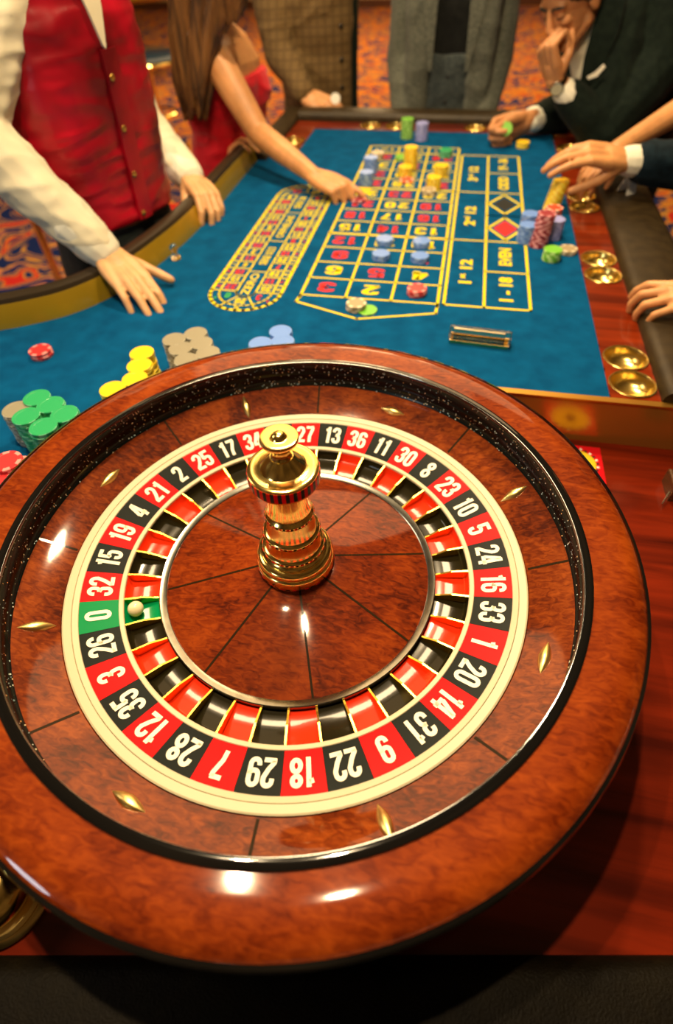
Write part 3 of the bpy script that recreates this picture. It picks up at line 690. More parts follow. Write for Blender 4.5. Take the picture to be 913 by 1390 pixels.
g = lathe(MB(), [(0, 0), (.0115, 0), (.0120, .0015), (.0112, .005), (.0060, .009), (.0055, .016), (.0085, .021), (.0100, .026), (.0085, .031), (.004, .034), (0, .0345)], 28)
tag(g.build('win_marker', M['acrylic'], None, loc=(-0.4947, 0.8029, 0.0003)), 'small clear glass win marker standing on the felt by the gold band', 'marker')
MS_ = 1.0
# clear block with a steel pin in the wheel well
px, py, pz = (0.5279, 0.3015, -0.088)
blk = thing('acrylic_block', 'dark clear block with a steel pin on the mahogany beside the wheel', 'block', (px+.012, py, -.0878))
M['smoky'] = plain('smoky_acrylic', (.35, .16, .07), .05, trans=.8, ior=1.49)
bevel_box(MB(), (-.016, -.020, 0), (.020, .024, .030), .003).build('body', M['smoky'], blk, smooth=False)
pn = lie([(0, -.022), (.0009, -.021), (.0011, .018), (0, .022)], 10).build('pin', M['silver'], blk, loc=(-.018, -.016, .0125)); pn.rotation_euler = (0, -.30, 1.05)
# brass knob on its collar at the near left
kx, ky, kz = (-0.2139, -0.3694, -0.05)
kn = thing('brass_ornament', 'polished brass dome on a ringed collar at the lower left under the wheel rim', 'ornament', (kx, ky, -.088))
lathe(MB(), [(0, 0), (.044, 0), (.045, .004), (.042, .008), (.0395, .009), (.0395, .012), (.041, .015), (.038, .018), (0, .018)], 48).build('collar', M['brass_soft'], kn)
lathe(MB(), [(0, .017), (.030, .018), (.0335, .024), (.034, .032), (.031, .042), (.022, .050), (.010, .0535), (0, .054)], 48).build('dome', M['brass'], kn)

# ============================================================ the hall
def struct(o): o['kind'] = 'structure'; return o
def carpet():
    m, n, l, b = new_mat('patterned_carpet')
    t = n.new('ShaderNodeTexCoord'); ns1 = n.new('ShaderNodeTexNoise'); ns1.inputs['Scale'].default_value = 3.2; ns1.inputs['Detail'].default_value = 1.5; ns1.inputs['Distortion'].default_value = 2.6
    ns2 = n.new('ShaderNodeTexNoise'); ns2.inputs['Scale'].default_value = 6.5; ns2.inputs['Detail'].default_value = 2; ns2.inputs['Distortion'].default_value = 2.0
    l.new(t.outputs['Object'], ns1.inputs['Vector']); l.new(t.outputs['Object'], ns2.inputs['Vector'])
    r1 = ramp(n, [(.30, (.012, .022, .10)), (.47, (.015, .028, .13)), (.49, (.60, .26, .03)), (.53, (.68, .19, .03)), (.56, (.45, .035, .02)), (.62, (.62, .28, .04)), (.67, (.03, .04, .14))])
    for e in range(1): r1.color_ramp.interpolation = 'LINEAR'
    r2 = ramp(n, [(.40, (0, 0, 0)), (.45, (1, 1, 1))])
    l.new(ns1.outputs['Fac'], r1.inputs['Fac']); l.new(ns2.outputs['Fac'], r2.inputs['Fac'])
    # navy field with gold, red and pink scrolls on the near side, orange field beyond
    ns3 = n.new('ShaderNodeTexNoise'); ns3.inputs['Scale'].default_value = 2.6; ns3.inputs['Detail'].default_value = 1.2; ns3.inputs['Distortion'].default_value = 1.6
    l.new(t.outputs['Object'], ns3.inputs['Vector']); nv = (.010, .020, .095)
    r3 = ramp(n, [(.0, nv), (.36, nv), (.375, (.55, .26, .04)), (.40, nv), (.455, nv), (.47, (.50, .16, .10)), (.50, (.60, .28, .03)), (.52, nv), (.56, nv), (.575, (.62, .30, .04)), (.60, (.55, .03, .02)), (.66, (.50, .02, .02)), (.68, (.60, .30, .05)), (.70, nv)])
    l.new(ns3.outputs['Fac'], r3.inputs['Fac'])
    sx3 = n.new('ShaderNodeSeparateXYZ'); l.new(t.outputs['Object'], sx3.inputs[0])
    zn = n.new('ShaderNodeMath'); zn.operation = 'GREATER_THAN'; zn.inputs[1].default_value = 3.6; l.new(sx3.outputs['Y'], zn.inputs[0])
    mix = n.new('ShaderNodeMix'); mix.data_type = 'RGBA'; mix.inputs['A'].default_value = (.55, .22, .035, 1)
    l.new(r2.outputs['Color'], mix.inputs['Factor']); l.new(r1.outputs['Color'], mix.inputs['B'])
    mix2 = n.new('ShaderNodeMix'); mix2.data_type = 'RGBA'; l.new(zn.outputs[0], mix2.inputs['Factor']); l.new(r3.outputs['Color'], mix2.inputs['A']); l.new(mix.outputs['Result'], mix2.inputs['B'])
    l.new(mix2.outputs['Result'], b.inputs['Base Color']); b.inputs['Roughness'].default_value = .95; b.inputs['Specular IOR Level'].default_value = .05
    return m
M['carpet'] = carpet()
struct(box(MB(), (-9, -4, -.90), (9, 12.2, -.85)).build('floor', M['carpet'], None, smooth=False))
M['wall'] = plain('beige_wall', (.50, .33, .15), .7); M['base'] = plain('brown_baseboard', (.10, .035, .012), .4)
struct(box(MB(), (-9, 12.2, -.85), (9, 12.4, 2.6)).build('wall_far', M['wall'], None, smooth=False))
struct(box(MB(), (-9.2, -4, -.85), (-9, 12.2, 2.6)).build('wall_left', M['wall'], None, smooth=False))
struct(box(MB(), (9, -4, -.85), (9.2, 12.2, 2.6)).build('wall_right', M['wall'], None, smooth=False))
struct(box(MB(), (-8.99, 12.16, -.85), (8.99, 12.199, -.74)).build('baseboard_far', M['base'], None, smooth=False))

# bar stool with a glossy blue seat behind the dealer
def stool(name, label, x, y, seat_z, r):
    s = thing(name, label, 'stool', (x, y, -.85)); h = seat_z+.85
    lathe(MB(), [(0, h-.07), (r*.8, h-.07), (r*.98, h-.05), (r, h-.02), (r*.95, h), (r*.7, h+.012), (0, h+.016)], 48).build('seat', M['seat_blue'], s)
    lathe(MB(), [(r*.99, h-.058), (r*1.04, h-.050), (r*1.05, h-.040), (r*1.03, h-.030), (r*.99, h-.026)], 48).build('seat_ring', M['brass'], s)
    lathe(MB(), [(0, 0), (.19, 0), (.19, .015), (.06, .05), (.03, .07), (.026, h-.10), (.09, h-.07), (0, h-.07)], 40).build('pedestal', M['brass'], s)
    lathe(MB(), [(.150, .26), (.160, .27), (.150, .28), (.140, .27), (.150, .26)], 40).build('footrest', M['brass'], s)
    return s
M['seat_blue'] = plain('glossy_blue_leatherette', (.01, .05, .10), .12, coat=1)
stool('bar_stool', 'round stool with glossy dark blue seat and brass rim behind the red vest', (-2.2608, 4.3597, -0.2)[0], (-2.2608, 4.3597, -0.2)[1], -.20, .27)
# neighbouring table far behind, seen as a curved brown edge
nt = thing('gaming_table', 'dark curved gaming table with a brown padded edge far behind the red vest', 'table', (-4.1, 7.2, -.85))
lathe(MB(), [(0, .72), (1.0, .72), (1.02, .74), (1.0, .76), (0, .765)], 64).build('top', M['seat_blue'], nt)
lathe(MB(), [(1.0, .70), (1.10, .70), (1.16, .74), (1.15, .80), (1.08, .83), (1.0, .80)], 64).build('padded_edge', M['gold_panel'], nt)
lathe(MB(), [(0, 0), (.5, 0), (.5, .05), (.22, .12), (.2, .6), (.6, .72), (0, .72)], 48).build('pedestal', M['dark_wood'], nt)
# slender brass floor stand at the left, seen past the sleeve
bs = thing('brass_stand', 'slender brass stand with a round foot on the carpet below the white sleeve', 'stand', (-1.62, 1.75, -.85))

# ============================================================ people
V3 = Vector
def ring_caps(P0, P1, r0, r1, n=12, ax=None, flat=1.0):
    """closed tapered capsule from P0 to P1; flat<1 squeezes it along ax"""
    P0, P1 = V3(P0), V3(P1); d = P1-P0; L = d.length
    if L < 1e-6: d = V3((0, 0, 1)); L = 1e-6
    d = d.normalized(); a = V3(ax) if ax is not None else (V3((0, 0, 1)) if abs(d.z) < .9 else V3((1, 0, 0)))
    a = (a-d*a.dot(d)).normalized(); b = d.cross(a); rows = []
    for t in (-90, -60, -30): rows.append((P0+d*r0*math.sin(math.radians(t)), r0*math.cos(math.radians(t))))
    rows += [(P0, r0), (P1, r1)]
    for t in (30, 60, 90): rows.append((P1+d*r1*math.sin(math.radians(t)), r1*math.cos(math.radians(t))))
    vs = [rows[0][0]]; fs = []; idx = [[0]]
    for c, r in rows[1:-1]:
        k = len(vs); vs += [c+(a*math.cos(2*PI*i/n)*flat+b*math.sin(2*PI*i/n))*r for i in range(n)]; idx.append(list(range(k, k+n)))
    vs.append(rows[-1][0]); idx.append([len(vs)-1])
    for A, B in zip(idx, idx[1:]):
        for i in range(n):
            j = (i+1) % n
            if len(A) == 1: fs.append((A[0], B[j], B[i]))
            elif len(B) == 1: fs.append((A[i], A[j], B[0]))
            else: fs.append((A[i], A[j], B[j], B[i]))
    return vs, fs
class Body:
    def __init__(s): s.mb = MB()
    def cap(s, p, q, r0, r1, ax=None, flat=1.0, n=12): s.mb.add(*ring_caps(p, q, r0, r1, n, ax, flat)); return s
    def chain(s, pts, rad, ax=None, flat=1.0, n=12):
        for (p, q), (a, b) in zip(zip(pts, pts[1:]), zip(rad, rad[1:])): s.cap(p, q, a, b, ax, flat, n)
        return s
    def ell(s, c, rx, ry, rz, R=None, n=20, m=12):
        vs, fs = [], []; R = R or Matrix.Identity(3)
        for i in range(m+1):
            t = -PI/2+PI*i/m
            for j in range(n): vs.append(V3(c)+R @ V3((rx*math.cos(t)*math.cos(2*PI*j/n), ry*math.cos(t)*math.sin(2*PI*j/n), rz*math.sin(t))))
        for i in range(m):
            for j in range(n): fs.append((i*n+j, i*n+(j+1) % n, i*n+n+(j+1) % n, i*n+n+j))
        s.mb.add(vs, fs); return s
    def loft(s, secs, n=28, p=2.6):
        """secs: (centre, right vector, front vector, half width, half depth front, half depth back)"""
        vs, fs = [], []
        for c, rv, fv, a, bf, bb in secs:
            for j in range(n):
                t = 2*PI*j/n; ct, st = math.cos(t), math.sin(t); x = math.copysign(abs(ct)**(2/p), ct)*a; y = math.copysign(abs(st)**(2/p), st); y *= bf if y > 0 else bb
                vs.append(V3(c)+V3(rv)*x+V3(fv)*y)
        m = len(secs)
        for i in range(m-1):
            for j in range(n): fs.append((i*n+j, i*n+(j+1) % n, i*n+n+(j+1) % n, i*n+n+j))
        fs += [tuple(reversed(range(n))), tuple((m-1)*n+j for j in range(n))]
        s.mb.add(vs, fs); return s
    def done(s, name, mat, parent, voxel=.004, smooth=3, wrinkle=0, wscale=9, wstretch=(1, 1, 1), cut=None, origin=None):
        me = s.mb.mesh('tmp', False); ob = bpy.data.objects.new('tmp', me); COL.objects.link(ob)
        r = ob.modifiers.new('r', 'REMESH'); r.mode = 'VOXEL'; r.voxel_size = voxel; r.use_smooth_shade = True
        if smooth: q = ob.modifiers.new('s', 'SMOOTH'); q.factor = .5; q.iterations = smooth
        out = bpy.data.meshes.new_from_object(ob.evaluated_get(bpy.context.evaluated_depsgraph_get()))
        bpy.data.objects.remove(ob); bpy.data.meshes.remove(me)
        out.materials.clear(); out.materials.append(mat)
        if wrinkle:
            co = [v.co.copy() for v in out.vertices]; nn = [v.normal.copy() for v in out.vertices]; S = V3(wstretch)
            for v, c, nr in zip(out.vertices, co, nn):
                q = V3((c.x*S.x, c.y*S.y, c.z*S.z))*wscale
                w_ = abs(noise.noise(q+V3((noise.noise(q*.6), 0, 3))*1.5)); f = (.5-w_*1.6)+.35*noise.noise(q*2.3)
                v.co = c+nr*f*wrinkle
        off = parent.location.copy(); 
        for v in out.vertices: v.co -= off
        for p_ in out.polygons: p_.use_smooth = True
        out.name = name; o = bpy.data.objects.new(name, out); COL.objects.link(o); o.parent = parent
        return o
def offb(mb, name, mat, parent, smooth=True, angle=40):
    o = parent.location; mb.v = [(x-o.x, y-o.y, z-o.z) for x, y, z in mb.v]; return mb.build(name, mat, parent, smooth, angle=angle)

def skin(name, col, rough=.45):
    m, n, l, b = new_mat(name); t = n.new('ShaderNodeTexCoord'); x = n.new('ShaderNodeTexNoise'); x.inputs['Scale'].default_value = 30
    r = ramp(n, [(.35, tuple(c*.82 for c in col)), (.65, col)]); l.new(t.outputs['Object'], x.inputs['Vector']); l.new(x.outputs['Fac'], r.inputs['Fac']); l.new(r.outputs['Color'], b.inputs['Base Color'])
    b.inputs['Roughness'].default_value = rough; b.inputs['Subsurface Weight'].default_value = .12; b.inputs['Subsurface Radius'].default_value = (.012, .004, .002); b.inputs['Subsurface Scale'].default_value = 1
    return m
M['skin'] = skin('warm_skin', (.68, .32, .125)); M['skin2'] = skin('light_skin', (.72, .40, .19)); M['skin3'] = skin('tanned_skin', (.60, .27, .11))
M['nail'] = plain('finger_nail', (.80, .45, .30), .25)

def hand(B, wrist, f, n, side, pose, sc=1.0, wr=.026, fist=False):
    """palm, four fingers and a thumb. f: wrist to knuckles, n: back of hand, side*cross(n,f) points to the thumb.
    pose: four (spread deg, c1, c2, c3) finger curls and (out, down, c1, c2) for the thumb. returns fingertips"""
    f = V3(f).normalized(); n = V3(n); n = (n-f*n.dot(f)).normalized(); t = n.cross(f)*side; w = V3(wrist); tips = []
    lens = [(.043, .025, .019), (.048, .029, .020), (.044, .027, .019), (.034, .021, .017)]
    kx = [.031, .0105, -.0105, -.030]; ky = [.090, .094, .089, .080]; rr = [.0092, .0095, .0090, .0080]
    for i in range(4):
        K = w+f*ky[i]*sc+t*kx[i]*sc+n*(.002 if i in (1, 2) else -.002)*sc
        B.chain([w+t*kx[i]*.55*sc, w+f*ky[i]*.5*sc+t*kx[i]*.85*sc, K], [.0150*sc, .0145*sc, rr[i]*1.18*sc])
        sp, c1, c2, c3 = pose[i]; dirn = (f*math.cos(math.radians(sp))+t*math.sin(math.radians(sp))).normalized(); axis = dirn.cross(-n)
        P = K; a = 0; r0 = rr[i]*1.04*sc
        for L, c in zip(lens[i], (c1, c2, c3)):
            a += c; d = dirn*math.cos(math.radians(a))-n*math.sin(math.radians(a)); Q = P+d*L*sc; B.cap(P, Q, r0, r0*.90); P = Q; r0 *= .91
        tips.append((P, d, r0))
    out, down, c1, c2 = pose[4]
    b0 = w+f*.018*sc+t*.020*sc-n*.006*sc
    d = (f*math.cos(math.radians(out))+t*math.sin(math.radians(out)))*math.cos(math.radians(down))-n*math.sin(math.radians(down)); d.normalize()
    P = b0+d*.042*sc; B.cap(b0, P, .0170*sc, .0125*sc)
    bend = (f*.25-t*.8-n*.45).normalized() if fist else (f-t*.5-n*.25).normalized()
    for L, c, r0, r1 in ((.034, c1, .0115, .0100), (.027, c2, .0102, .0085)):
        d = (d*math.cos(math.radians(c))+bend*math.sin(math.radians(c))).normalized(); Q = P+d*L*sc; B.cap(P, Q, r0*sc, r1*sc); P = Q
    tips.append((P, d, .0085*sc))
    B.cap(w-f*.02*sc, w+f*.030*sc, wr*sc, wr*1.05*sc, ax=n, flat=.72)
    return tips
FLAT = [(6, 8, 10, 6), (2, 8, 10, 6), (-3, 8, 10, 6), (-9, 10, 12, 8), (38, 18, 8, 5)]

def head(B, c, face, up_, s=1.0):
    """skull, brow, nose, cheeks, lips, jaw and ears merged into the body surface; c = middle of the head"""
    f = V3(face).normalized(); u = V3(up_); u = (u-f*u.dot(f)).normalized(); r = f.cross(u)
    R = Matrix((r, f, u)).transposed(); c = V3(c)
    def q(x, y, z): return c+(r*x+f*y+u*z)*s
    B.ell(q(0, -.012, .030), .076*s, .094*s, .088*s, R)
    B.ell(q(0, .018, -.028), .060*s, .066*s, .082*s, R)
    B.ell(q(0, .058, -.088), .024*s, .020*s, .020*s, R)
    B.cap(q(-.050, .010, -.055), q(-.020, .055, -.092), .020*s, .017*s); B.cap(q(.050, .010, -.055), q(.020, .055, -.092), .020*s, .017*s)
    B.cap(q(-.038, .066, .022), q(.038, .066, .022), .013*s, .013*s)
    B.cap(q(0, .080, .014), q(0, .096, -.026), .0095*s, .0128*s); B.ell(q(-.012, .090, -.031), .008*s, .009*s, .007*s, R); B.ell(q(.012, .090, -.031), .008*s, .009*s, .007*s, R)
    for k in (-1, 1):
        B.ell(q(.032*k, .062, -.018), .020*s, .018*s, .018*s, R); B.ell(q(.031*k, .068, .002), .0135*s, .0125*s, .0105*s, R)
        B.ell(q(.076*k, -.006, -.010), .007*s, .019*s, .031*s, R)
        B.cap(q(.004*k, .083, -.054), q(.020*k, .074, -.056), .0062*s, .0040*s)
        B.cap(q(.003*k, .081, -.064), q(.018*k, .073, -.061), .0072*s, .0045*s)
    return q

def hair_cap(P, c, face, up_, mat, s=1.0, long=0):
    f = V3(face).normalized(); u = V3(up_); u = (u-f*u.dot(f)).normalized(); r = f.cross(u); R = Matrix((r, f, u)).transposed(); c = V3(c); B = Body()
    q = lambda x, y, z: c+(r*x+f*y+u*z)*s
    B.ell(q(0, -.030, .046), .086*s, .092*s, .086*s, R); B.cap(q(-.045, .045, .092), q(.045, .045, .092), .022*s, .022*s)
    for k in (-1, 1): B.cap(q(.074*k, .016, .045), q(.076*k, .008, .005), .013*s, .007*s)
    B.cap(q(-.03, -.080, -.02), q(.03, -.080, -.02), .028*s, .028*s)
    if long:
        for i in range(7): x = -.07+.14*i/6; B.chain([q(x, -.07, .03), q(x*1.15, -.085, -.10), q(x, -.08, -.10-long)], [.026*s, .024*s, .010*s], n=8)
    return B.done('hair', mat, P, .0045, 1)
def cloth(name, c0, c1, scale=60, rough=.85, sheen=.2, bump=.15, coat=0):
    M[name] = noisy(name, [(.35, c0), (.65, c1)], scale, 3, rough=rough, sheen=sheen, bump=bump, bscale=scale*6, coat=coat, spec=.12)
cloth('cream_shirt', (.70, .64, .47), (.80, .75, .58), 8, .7, .1, .05)
cloth('red_satin', (.12, .0006, .004), (.50, .003, .020), 6, .36, 0, .10); M['red_satin'].node_tree.nodes['Principled BSDF'].inputs['Specular IOR Level'].default_value = .45  # wide dark-to-bright range paints satin highlights and shade into the red
cloth('red_dress', (.42, .003, .012), (.62, .008, .020), 14, .5, .2, .1)
cloth('black_trousers', (.006, .008, .009), (.010, .016, .016), 30)
cloth('grey_jacket', (.075, .084, .070), (.145, .150, .120), 140, .9, .1, .2)
cloth('grey_waistcoat', (.030, .042, .045), (.06, .072, .070), 90)
cloth('black_shirt', (.004, .005, .005), (.009, .010, .009), 50)
cloth('dark_suit', (.003, .008, .006), (.007, .014, .010), 60, .8, .05)
cloth('navy_suit', (.002, .008, .014), (.005, .016, .026), 60, .8, .05)
cloth('white_shirt', (.70, .68, .56), (.86, .84, .72), 10, .6, 0, .05)
def plaid():
    m, n, l, b = new_mat('brown_plaid'); t = n.new('ShaderNodeTexCoord'); s_ = n.new('ShaderNodeSeparateXYZ'); l.new(t.outputs['Object'], s_.inputs[0]); prev = None
    for ax in ('X', 'Z'):
        w_ = n.new('ShaderNodeMath'); w_.operation = 'PINGPONG'; w_.inputs[1].default_value = .014; l.new(s_.outputs[ax], w_.inputs[0])
        g = n.new('ShaderNodeMath'); g.operation = 'LESS_THAN'; g.inputs[1].default_value = .003; l.new(w_.outputs[0], g.inputs[0])
        if prev: a = n.new('ShaderNodeMath'); a.operation = 'MAXIMUM'; l.new(prev.outputs[0], a.inputs[0]); l.new(g.outputs[0], a.inputs[1]); prev = a
        else: prev = g
    mx = n.new('ShaderNodeMix'); mx.data_type = 'RGBA'; mx.inputs['A'].default_value = (.17, .105, .036, 1); mx.inputs['B'].default_value = (.115, .068, .022, 1)
    l.new(prev.outputs[0], mx.inputs['Factor']); l.new(mx.outputs['Result'], b.inputs['Base Color']); b.inputs['Roughness'].default_value = .9
    return m
M['brown_plaid'] = plaid()
def hairmat(name, c0, c1):
    M[name] = noisy(name, [(.35, c0), (.62, c1)], 60, 3, stretch=(1, 1, .06), rough=.42, bump=.5, bscale=160)
hairmat('brown_hair', (.030, .012, .004), (.19, .082, .022)); hairmat('dark_hair', (.006, .004, .003), (.030, .016, .008))
M['button'] = plain('dark_button', (.01, .008, .006), .3); M['gold_button'] = plain('brass_button', (.75, .48, .12), .3, 1)
def button(parent, p, nrm, r, mat):
    p, d = V3(p), V3(nrm).normalized(); mb = MB(); mb.add(*ring_caps(p-d*.001, p+d*.0012, r, r, 14, None)); mb.v = [tuple(V3(v)-parent.location) for v in mb.v]
    # squash into a disc along its normal
    c = p-parent.location; mb.v = [tuple(c+(V3(v)-c)-d*(V3(v)-c).dot(d)*.72) for v in mb.v]; return mb.build('button', mat, parent)
def sheet(pts_rows, th, name, mat, parent, nrm):
    """thin cloth panel from rows of points, given thickness along nrm"""
    d = V3(nrm).normalized()*th; R, K = len(pts_rows), len(pts_rows[0]); vs = [V3(p) for r in pts_rows for p in r]; N = len(vs); vs += [v-d for v in vs]; fs = []
    for i in range(R-1):
        for j in range(K-1):
            a = i*K+j; fs += [(a, a+1, a+K+1, a+K), (N+a, N+a+K, N+a+K+1, N+a+1)]
    for i in range(R-1): fs += [(i*K, i*K+K, N+i*K+K, N+i*K), (i*K+K-1, N+i*K+K-1, N+i*K+2*K-1, i*K+2*K-1)]
    for j in range(K-1): fs += [(j, N+j, N+j+1, j+1), ((R-1)*K+j, (R-1)*K+j+1, N+(R-1)*K+j+1, N+(R-1)*K+j)]
    mb = MB(); mb.add(vs, fs); return offb(mb, name, mat, parent)
def person(label, loc): return thing('person', label, 'person', loc)
def frame(face):
    f = V3((*face, 0)).normalized(); return f, V3((f.y, -f.x, 0))     # front, and the person's own right
def legs(B, hip, f, r, zfloor=-.845, w=.095, rad=.085):
    for k in (-1, 1):
        h = V3(hip)+r*w*k; B.chain([h, V3((h.x, h.y, hip[2]-.42))+f*.03, V3((h.x, h.y, zfloor+.07))], [rad, rad*.70, rad*.52]); 
def shoes(p, hip, f, r, w=.095):
    for k in (-1, 1):
        B = Body(); h = V3(hip)+r*w*k; B.cap(V3((h.x, h.y, -.815))-f*.04, V3((h.x, h.y, -.82))+f*.14, .034, .028); B.done('shoe', M['black_gloss'], p, .006)

def torso_secs(base, f, r, zs, lean=(0, 0)):
    """zs: (z, half width, front depth, back depth); lean moves each level in plan"""
    out = []; z0 = zs[0][0]; z1 = zs[-1][0]
    for z, a, bf, bb in zs:
        t = (z-z0)/(z1-z0); out.append((V3((base[0]+lean[0]*t, base[1]+lean[1]*t, z)), r, f, a, bf, bb))
    return out

# ---------------------------------------------------------------- dealer in the red satin vest
f, r = frame((.93, -.36)); bx, by = -.690, .905
P = person('dealer in a red satin vest and cream shirt leaning both hands on the gold rail', (bx, by, -.85))
SR, ER, WR = V3((-0.6873, 0.82, 0.5405)), V3((-0.7829, 0.66, 0.304)), V3((-0.5739, 0.6601, 0.07))
SL, EL, WL = V3((-0.7528, 1.16, 0.5175)), V3((-0.7483, 1.26, 0.1631)), V3((-0.5634, 1.1194, 0.068))
B = Body()
B.cap((bx, by, .10), (bx, by, .50), .10, .10); B.chain([SR, ER, WR], [.042, .036, .024]); B.chain([SL, EL, WL], [.042, .036, .024]); B.cap(SR, SL, .05, .05)
B.cap((bx+.01, by, .50), (bx+.03, by-.01, .62), .056, .054); head(B, (bx+.05, by-.03, .725), (.70, -.60, -.40), (.3, -.2, 1))
hand(B, WR, V3((-0.4983, 0.6054, 0.04))-WR, (.25, -.15, 1), 1, [(1, 14, 26, 16), (-1, 8, 14, 10), (-2, 8, 16, 10), (-3, 14, 24, 12), (42, 8, 8, 4)], 1.05)
hand(B, WL, V3((-0.4887, 1.0476, 0.05))-WL, (.30, .1, 1), -1, [(2, 34, 40, 24), (0, 32, 38, 24), (-2, 34, 38, 24), (-5, 36, 40, 26), (30, 24, 12, 8)], 1.05)
B.done('body', M['skin2'], P, .0034, 3)
B = Body()
B.loft(torso_secs((bx, by), f, r, [(.12, .135, .085, .085), (.25, .140, .090, .09), (.40, .150, .100, .10), (.50, .165, .090, .10), (.56, .13, .07, .09), (.60, .065, .055, .06)]))
B.chain([SR, ER, V3(ER)+(WR-ER)*.5, WR-(WR-ER).normalized()*.035], [.080, .066, .054, .044]); B.cap(SR+V3((.06, .05, .02)), SR, .08, .078)
B.chain([SL, EL, V3(EL)+(WL-EL)*.5, WL-(WL-EL).normalized()*.030], [.072, .060, .050, .043]); B.cap(SL-V3((.06, .05, -.02)), SL, .08, .072)
B.done('shirt', M['cream_shirt'], P, .0050, 3, wrinkle=.0055, wscale=13, wstretch=(1, 1, 1.6))
for (a, b) in ((ER, WR), (EL, WL)):
    d = (b-a).normalized(); B = Body(); B.cap(b-d*.088, b-d*.020, .0500, .0440, flat=.90, ax=(0, 0, 1)); B.done('cuff', M['white_shirt'], P, .004, 1)
B = Body()
B.loft(torso_secs((bx, by), f, r, [(.062, .158, .110, .112), (.085, .160, .112, .112), (.14, .160, .112, .110), (.25, .168, .120, .118), (.35, .170, .128, .124), (.44, .160, .130, .120), (.52, .150, .105, .112), (.575, .115, .078, .095)]))
B.done('vest', M['red_satin'], P, .0050, 3, wrinkle=.0040, wscale=9, wstretch=(1, 1, 3.0))
# v-shaped shirt front and the vest's overlapping edge with buttons
def chest(u, v, out, zlo=.42, z=None):
    return V3((bx, by, 0))+r*u+f*(out)+V3((0, 0, v))
sheet([[chest(-.052, .60, .090), chest(0, .60, .100), chest(.052, .60, .090)], [chest(-.032, .52, .128), chest(0, .52, .131), chest(.032, .52, .128)], [chest(-.016, .45, .1365), chest(0, .45, .138), chest(.016, .45, .1365)], [chest(-.003, .395, .137), chest(0, .39, .1375), chest(.003, .395, .137)]], .006, 'shirt_front', M['cream_shirt'], P, f)
sheet([[chest(-.026+.0*i, zz, o) for i, o in ((0, oo), (1, oo+.002))][:1]+[chest(-.006, zz, oo+.003), chest(.012, zz, oo+.001)] for zz, oo in ((.39, .135), (.30, .131), (.20, .123), (.10, .118), (.066, .116))], .006, 'vest_placket', M['red_satin'], P, f)
for zz, oo in ((.345, .1375), (.255, .131), (.165, .1245), (.08, .120)): button(P, chest(.003, zz, oo), f, .0062, M['gold_button'])
B = Body(); B.loft(torso_secs((bx, by), f, r, [(-.20, .165, .11, .12), (-.05, .160, .105, .115), (.045, .150, .098, .105)])); legs(B, (bx, by, -.10), f, r); B.done('trousers', M['black_trousers'], P, .008, 3, wrinkle=.004)
shoes(P, (bx, by, 0), f, r)
hair_cap(P, (bx+.05, by-.03, .725), (.70, -.60, -.40), (.3, -.2, 1), M['dark_hair'])

# ---------------------------------------------------------------- woman in the red dress
f, r = frame((.94, -.34)); bx, by = -.640, 1.640
P = person('long-haired woman in a strapless red dress reaching over the felt to place a chip', (bx, by, -.85))
S, E_, Wt = V3((-0.5774, 1.46, 0.2734)), V3((-0.446, 1.38, 0.1071)), V3((-0.2501, 1.2356, 0.046))
S2, E2, W2 = V3((-0.6135, 1.76, 0.2528)), V3((-0.5664, 1.7, 0.0565)), V3((-0.6083, 1.54, 0.0055))
B = Body()
B.loft(torso_secs((bx, by), f, r, [(-.05, .13, .09, .10), (.06, .125, .085, .09), (.16, .135, .10, .09), (.24, .130, .095, .085), (.30, .095, .065, .07), (.33, .05, .045, .05)], (.03, -.05)))
B.chain([S, (S+E_)/2, E_, (E_*.6+Wt*.4), Wt], [.047, .041, .035, .033, .0215]); B.chain([V3((bx+.01, by-.02, .285)), V3((S.x*.7+bx*.3, S.y*.7+by*.3, S.z-.012)), S], [.062, .058, .047])
B.chain([S2, E2, W2], [.040, .033, .022]); B.cap(S2+V3((-.08, -.08, 0)), S2, .05, .042)
B.cap((bx+.03, by-.05, .33), (bx+.07, by-.09, .44), .044, .042); head(B, (bx+.11, by-.13, .545), (.72, -.50, -.45), (.4, -.3, 1), .95)
hand(B, Wt, V3((-0.1555, 1.1929, 0.03))-Wt, (.15, -.25, 1), 1, [(2, 16, 22, 16), (0, 46, 62, 34), (-2, 58, 76, 40), (-5, 62, 78, 40), (20, 36, 24, 14)], .98, .0225)
hand(B, W2, V3((-0.5412, 1.5, 0.0608))-W2, (-.6, .2, .5), -1, [(8, 20, 30, 20), (2, 28, 34, 22), (-3, 34, 38, 24), (-8, 40, 40, 26), (34, 14, 10, 6)], .86, .022)
B.done('body', M['skin'], P, .0036, 9)
B = Body(); B.loft(torso_secs((bx, by), f, r, [(-.36, .175, .11, .12), (-.15, .165, .115, .12), (-.02, .142, .10, .11), (.06, .134, .094, .098), (.13, .142, .110, .098), (.19, .150, .118, .098), (.212, .149, .112, .096)], (.018, -.03)))
for k in (-1, 1): B.ell(V3((bx+.017, by-.03, .165))+r*.062*k+f*.070, .058, .058, .058)
B.done('dress', M['red_dress'], P, .0055, 3, wrinkle=.006, wscale=13, wstretch=(1, 1, 1.7))
B = Body(); legs(B, (bx, by, -.30), f, r, rad=.072, w=.075); B.done('leg', M['skin'], P, .008, 2)
shoes(P, (bx, by, 0), f, r, .075)
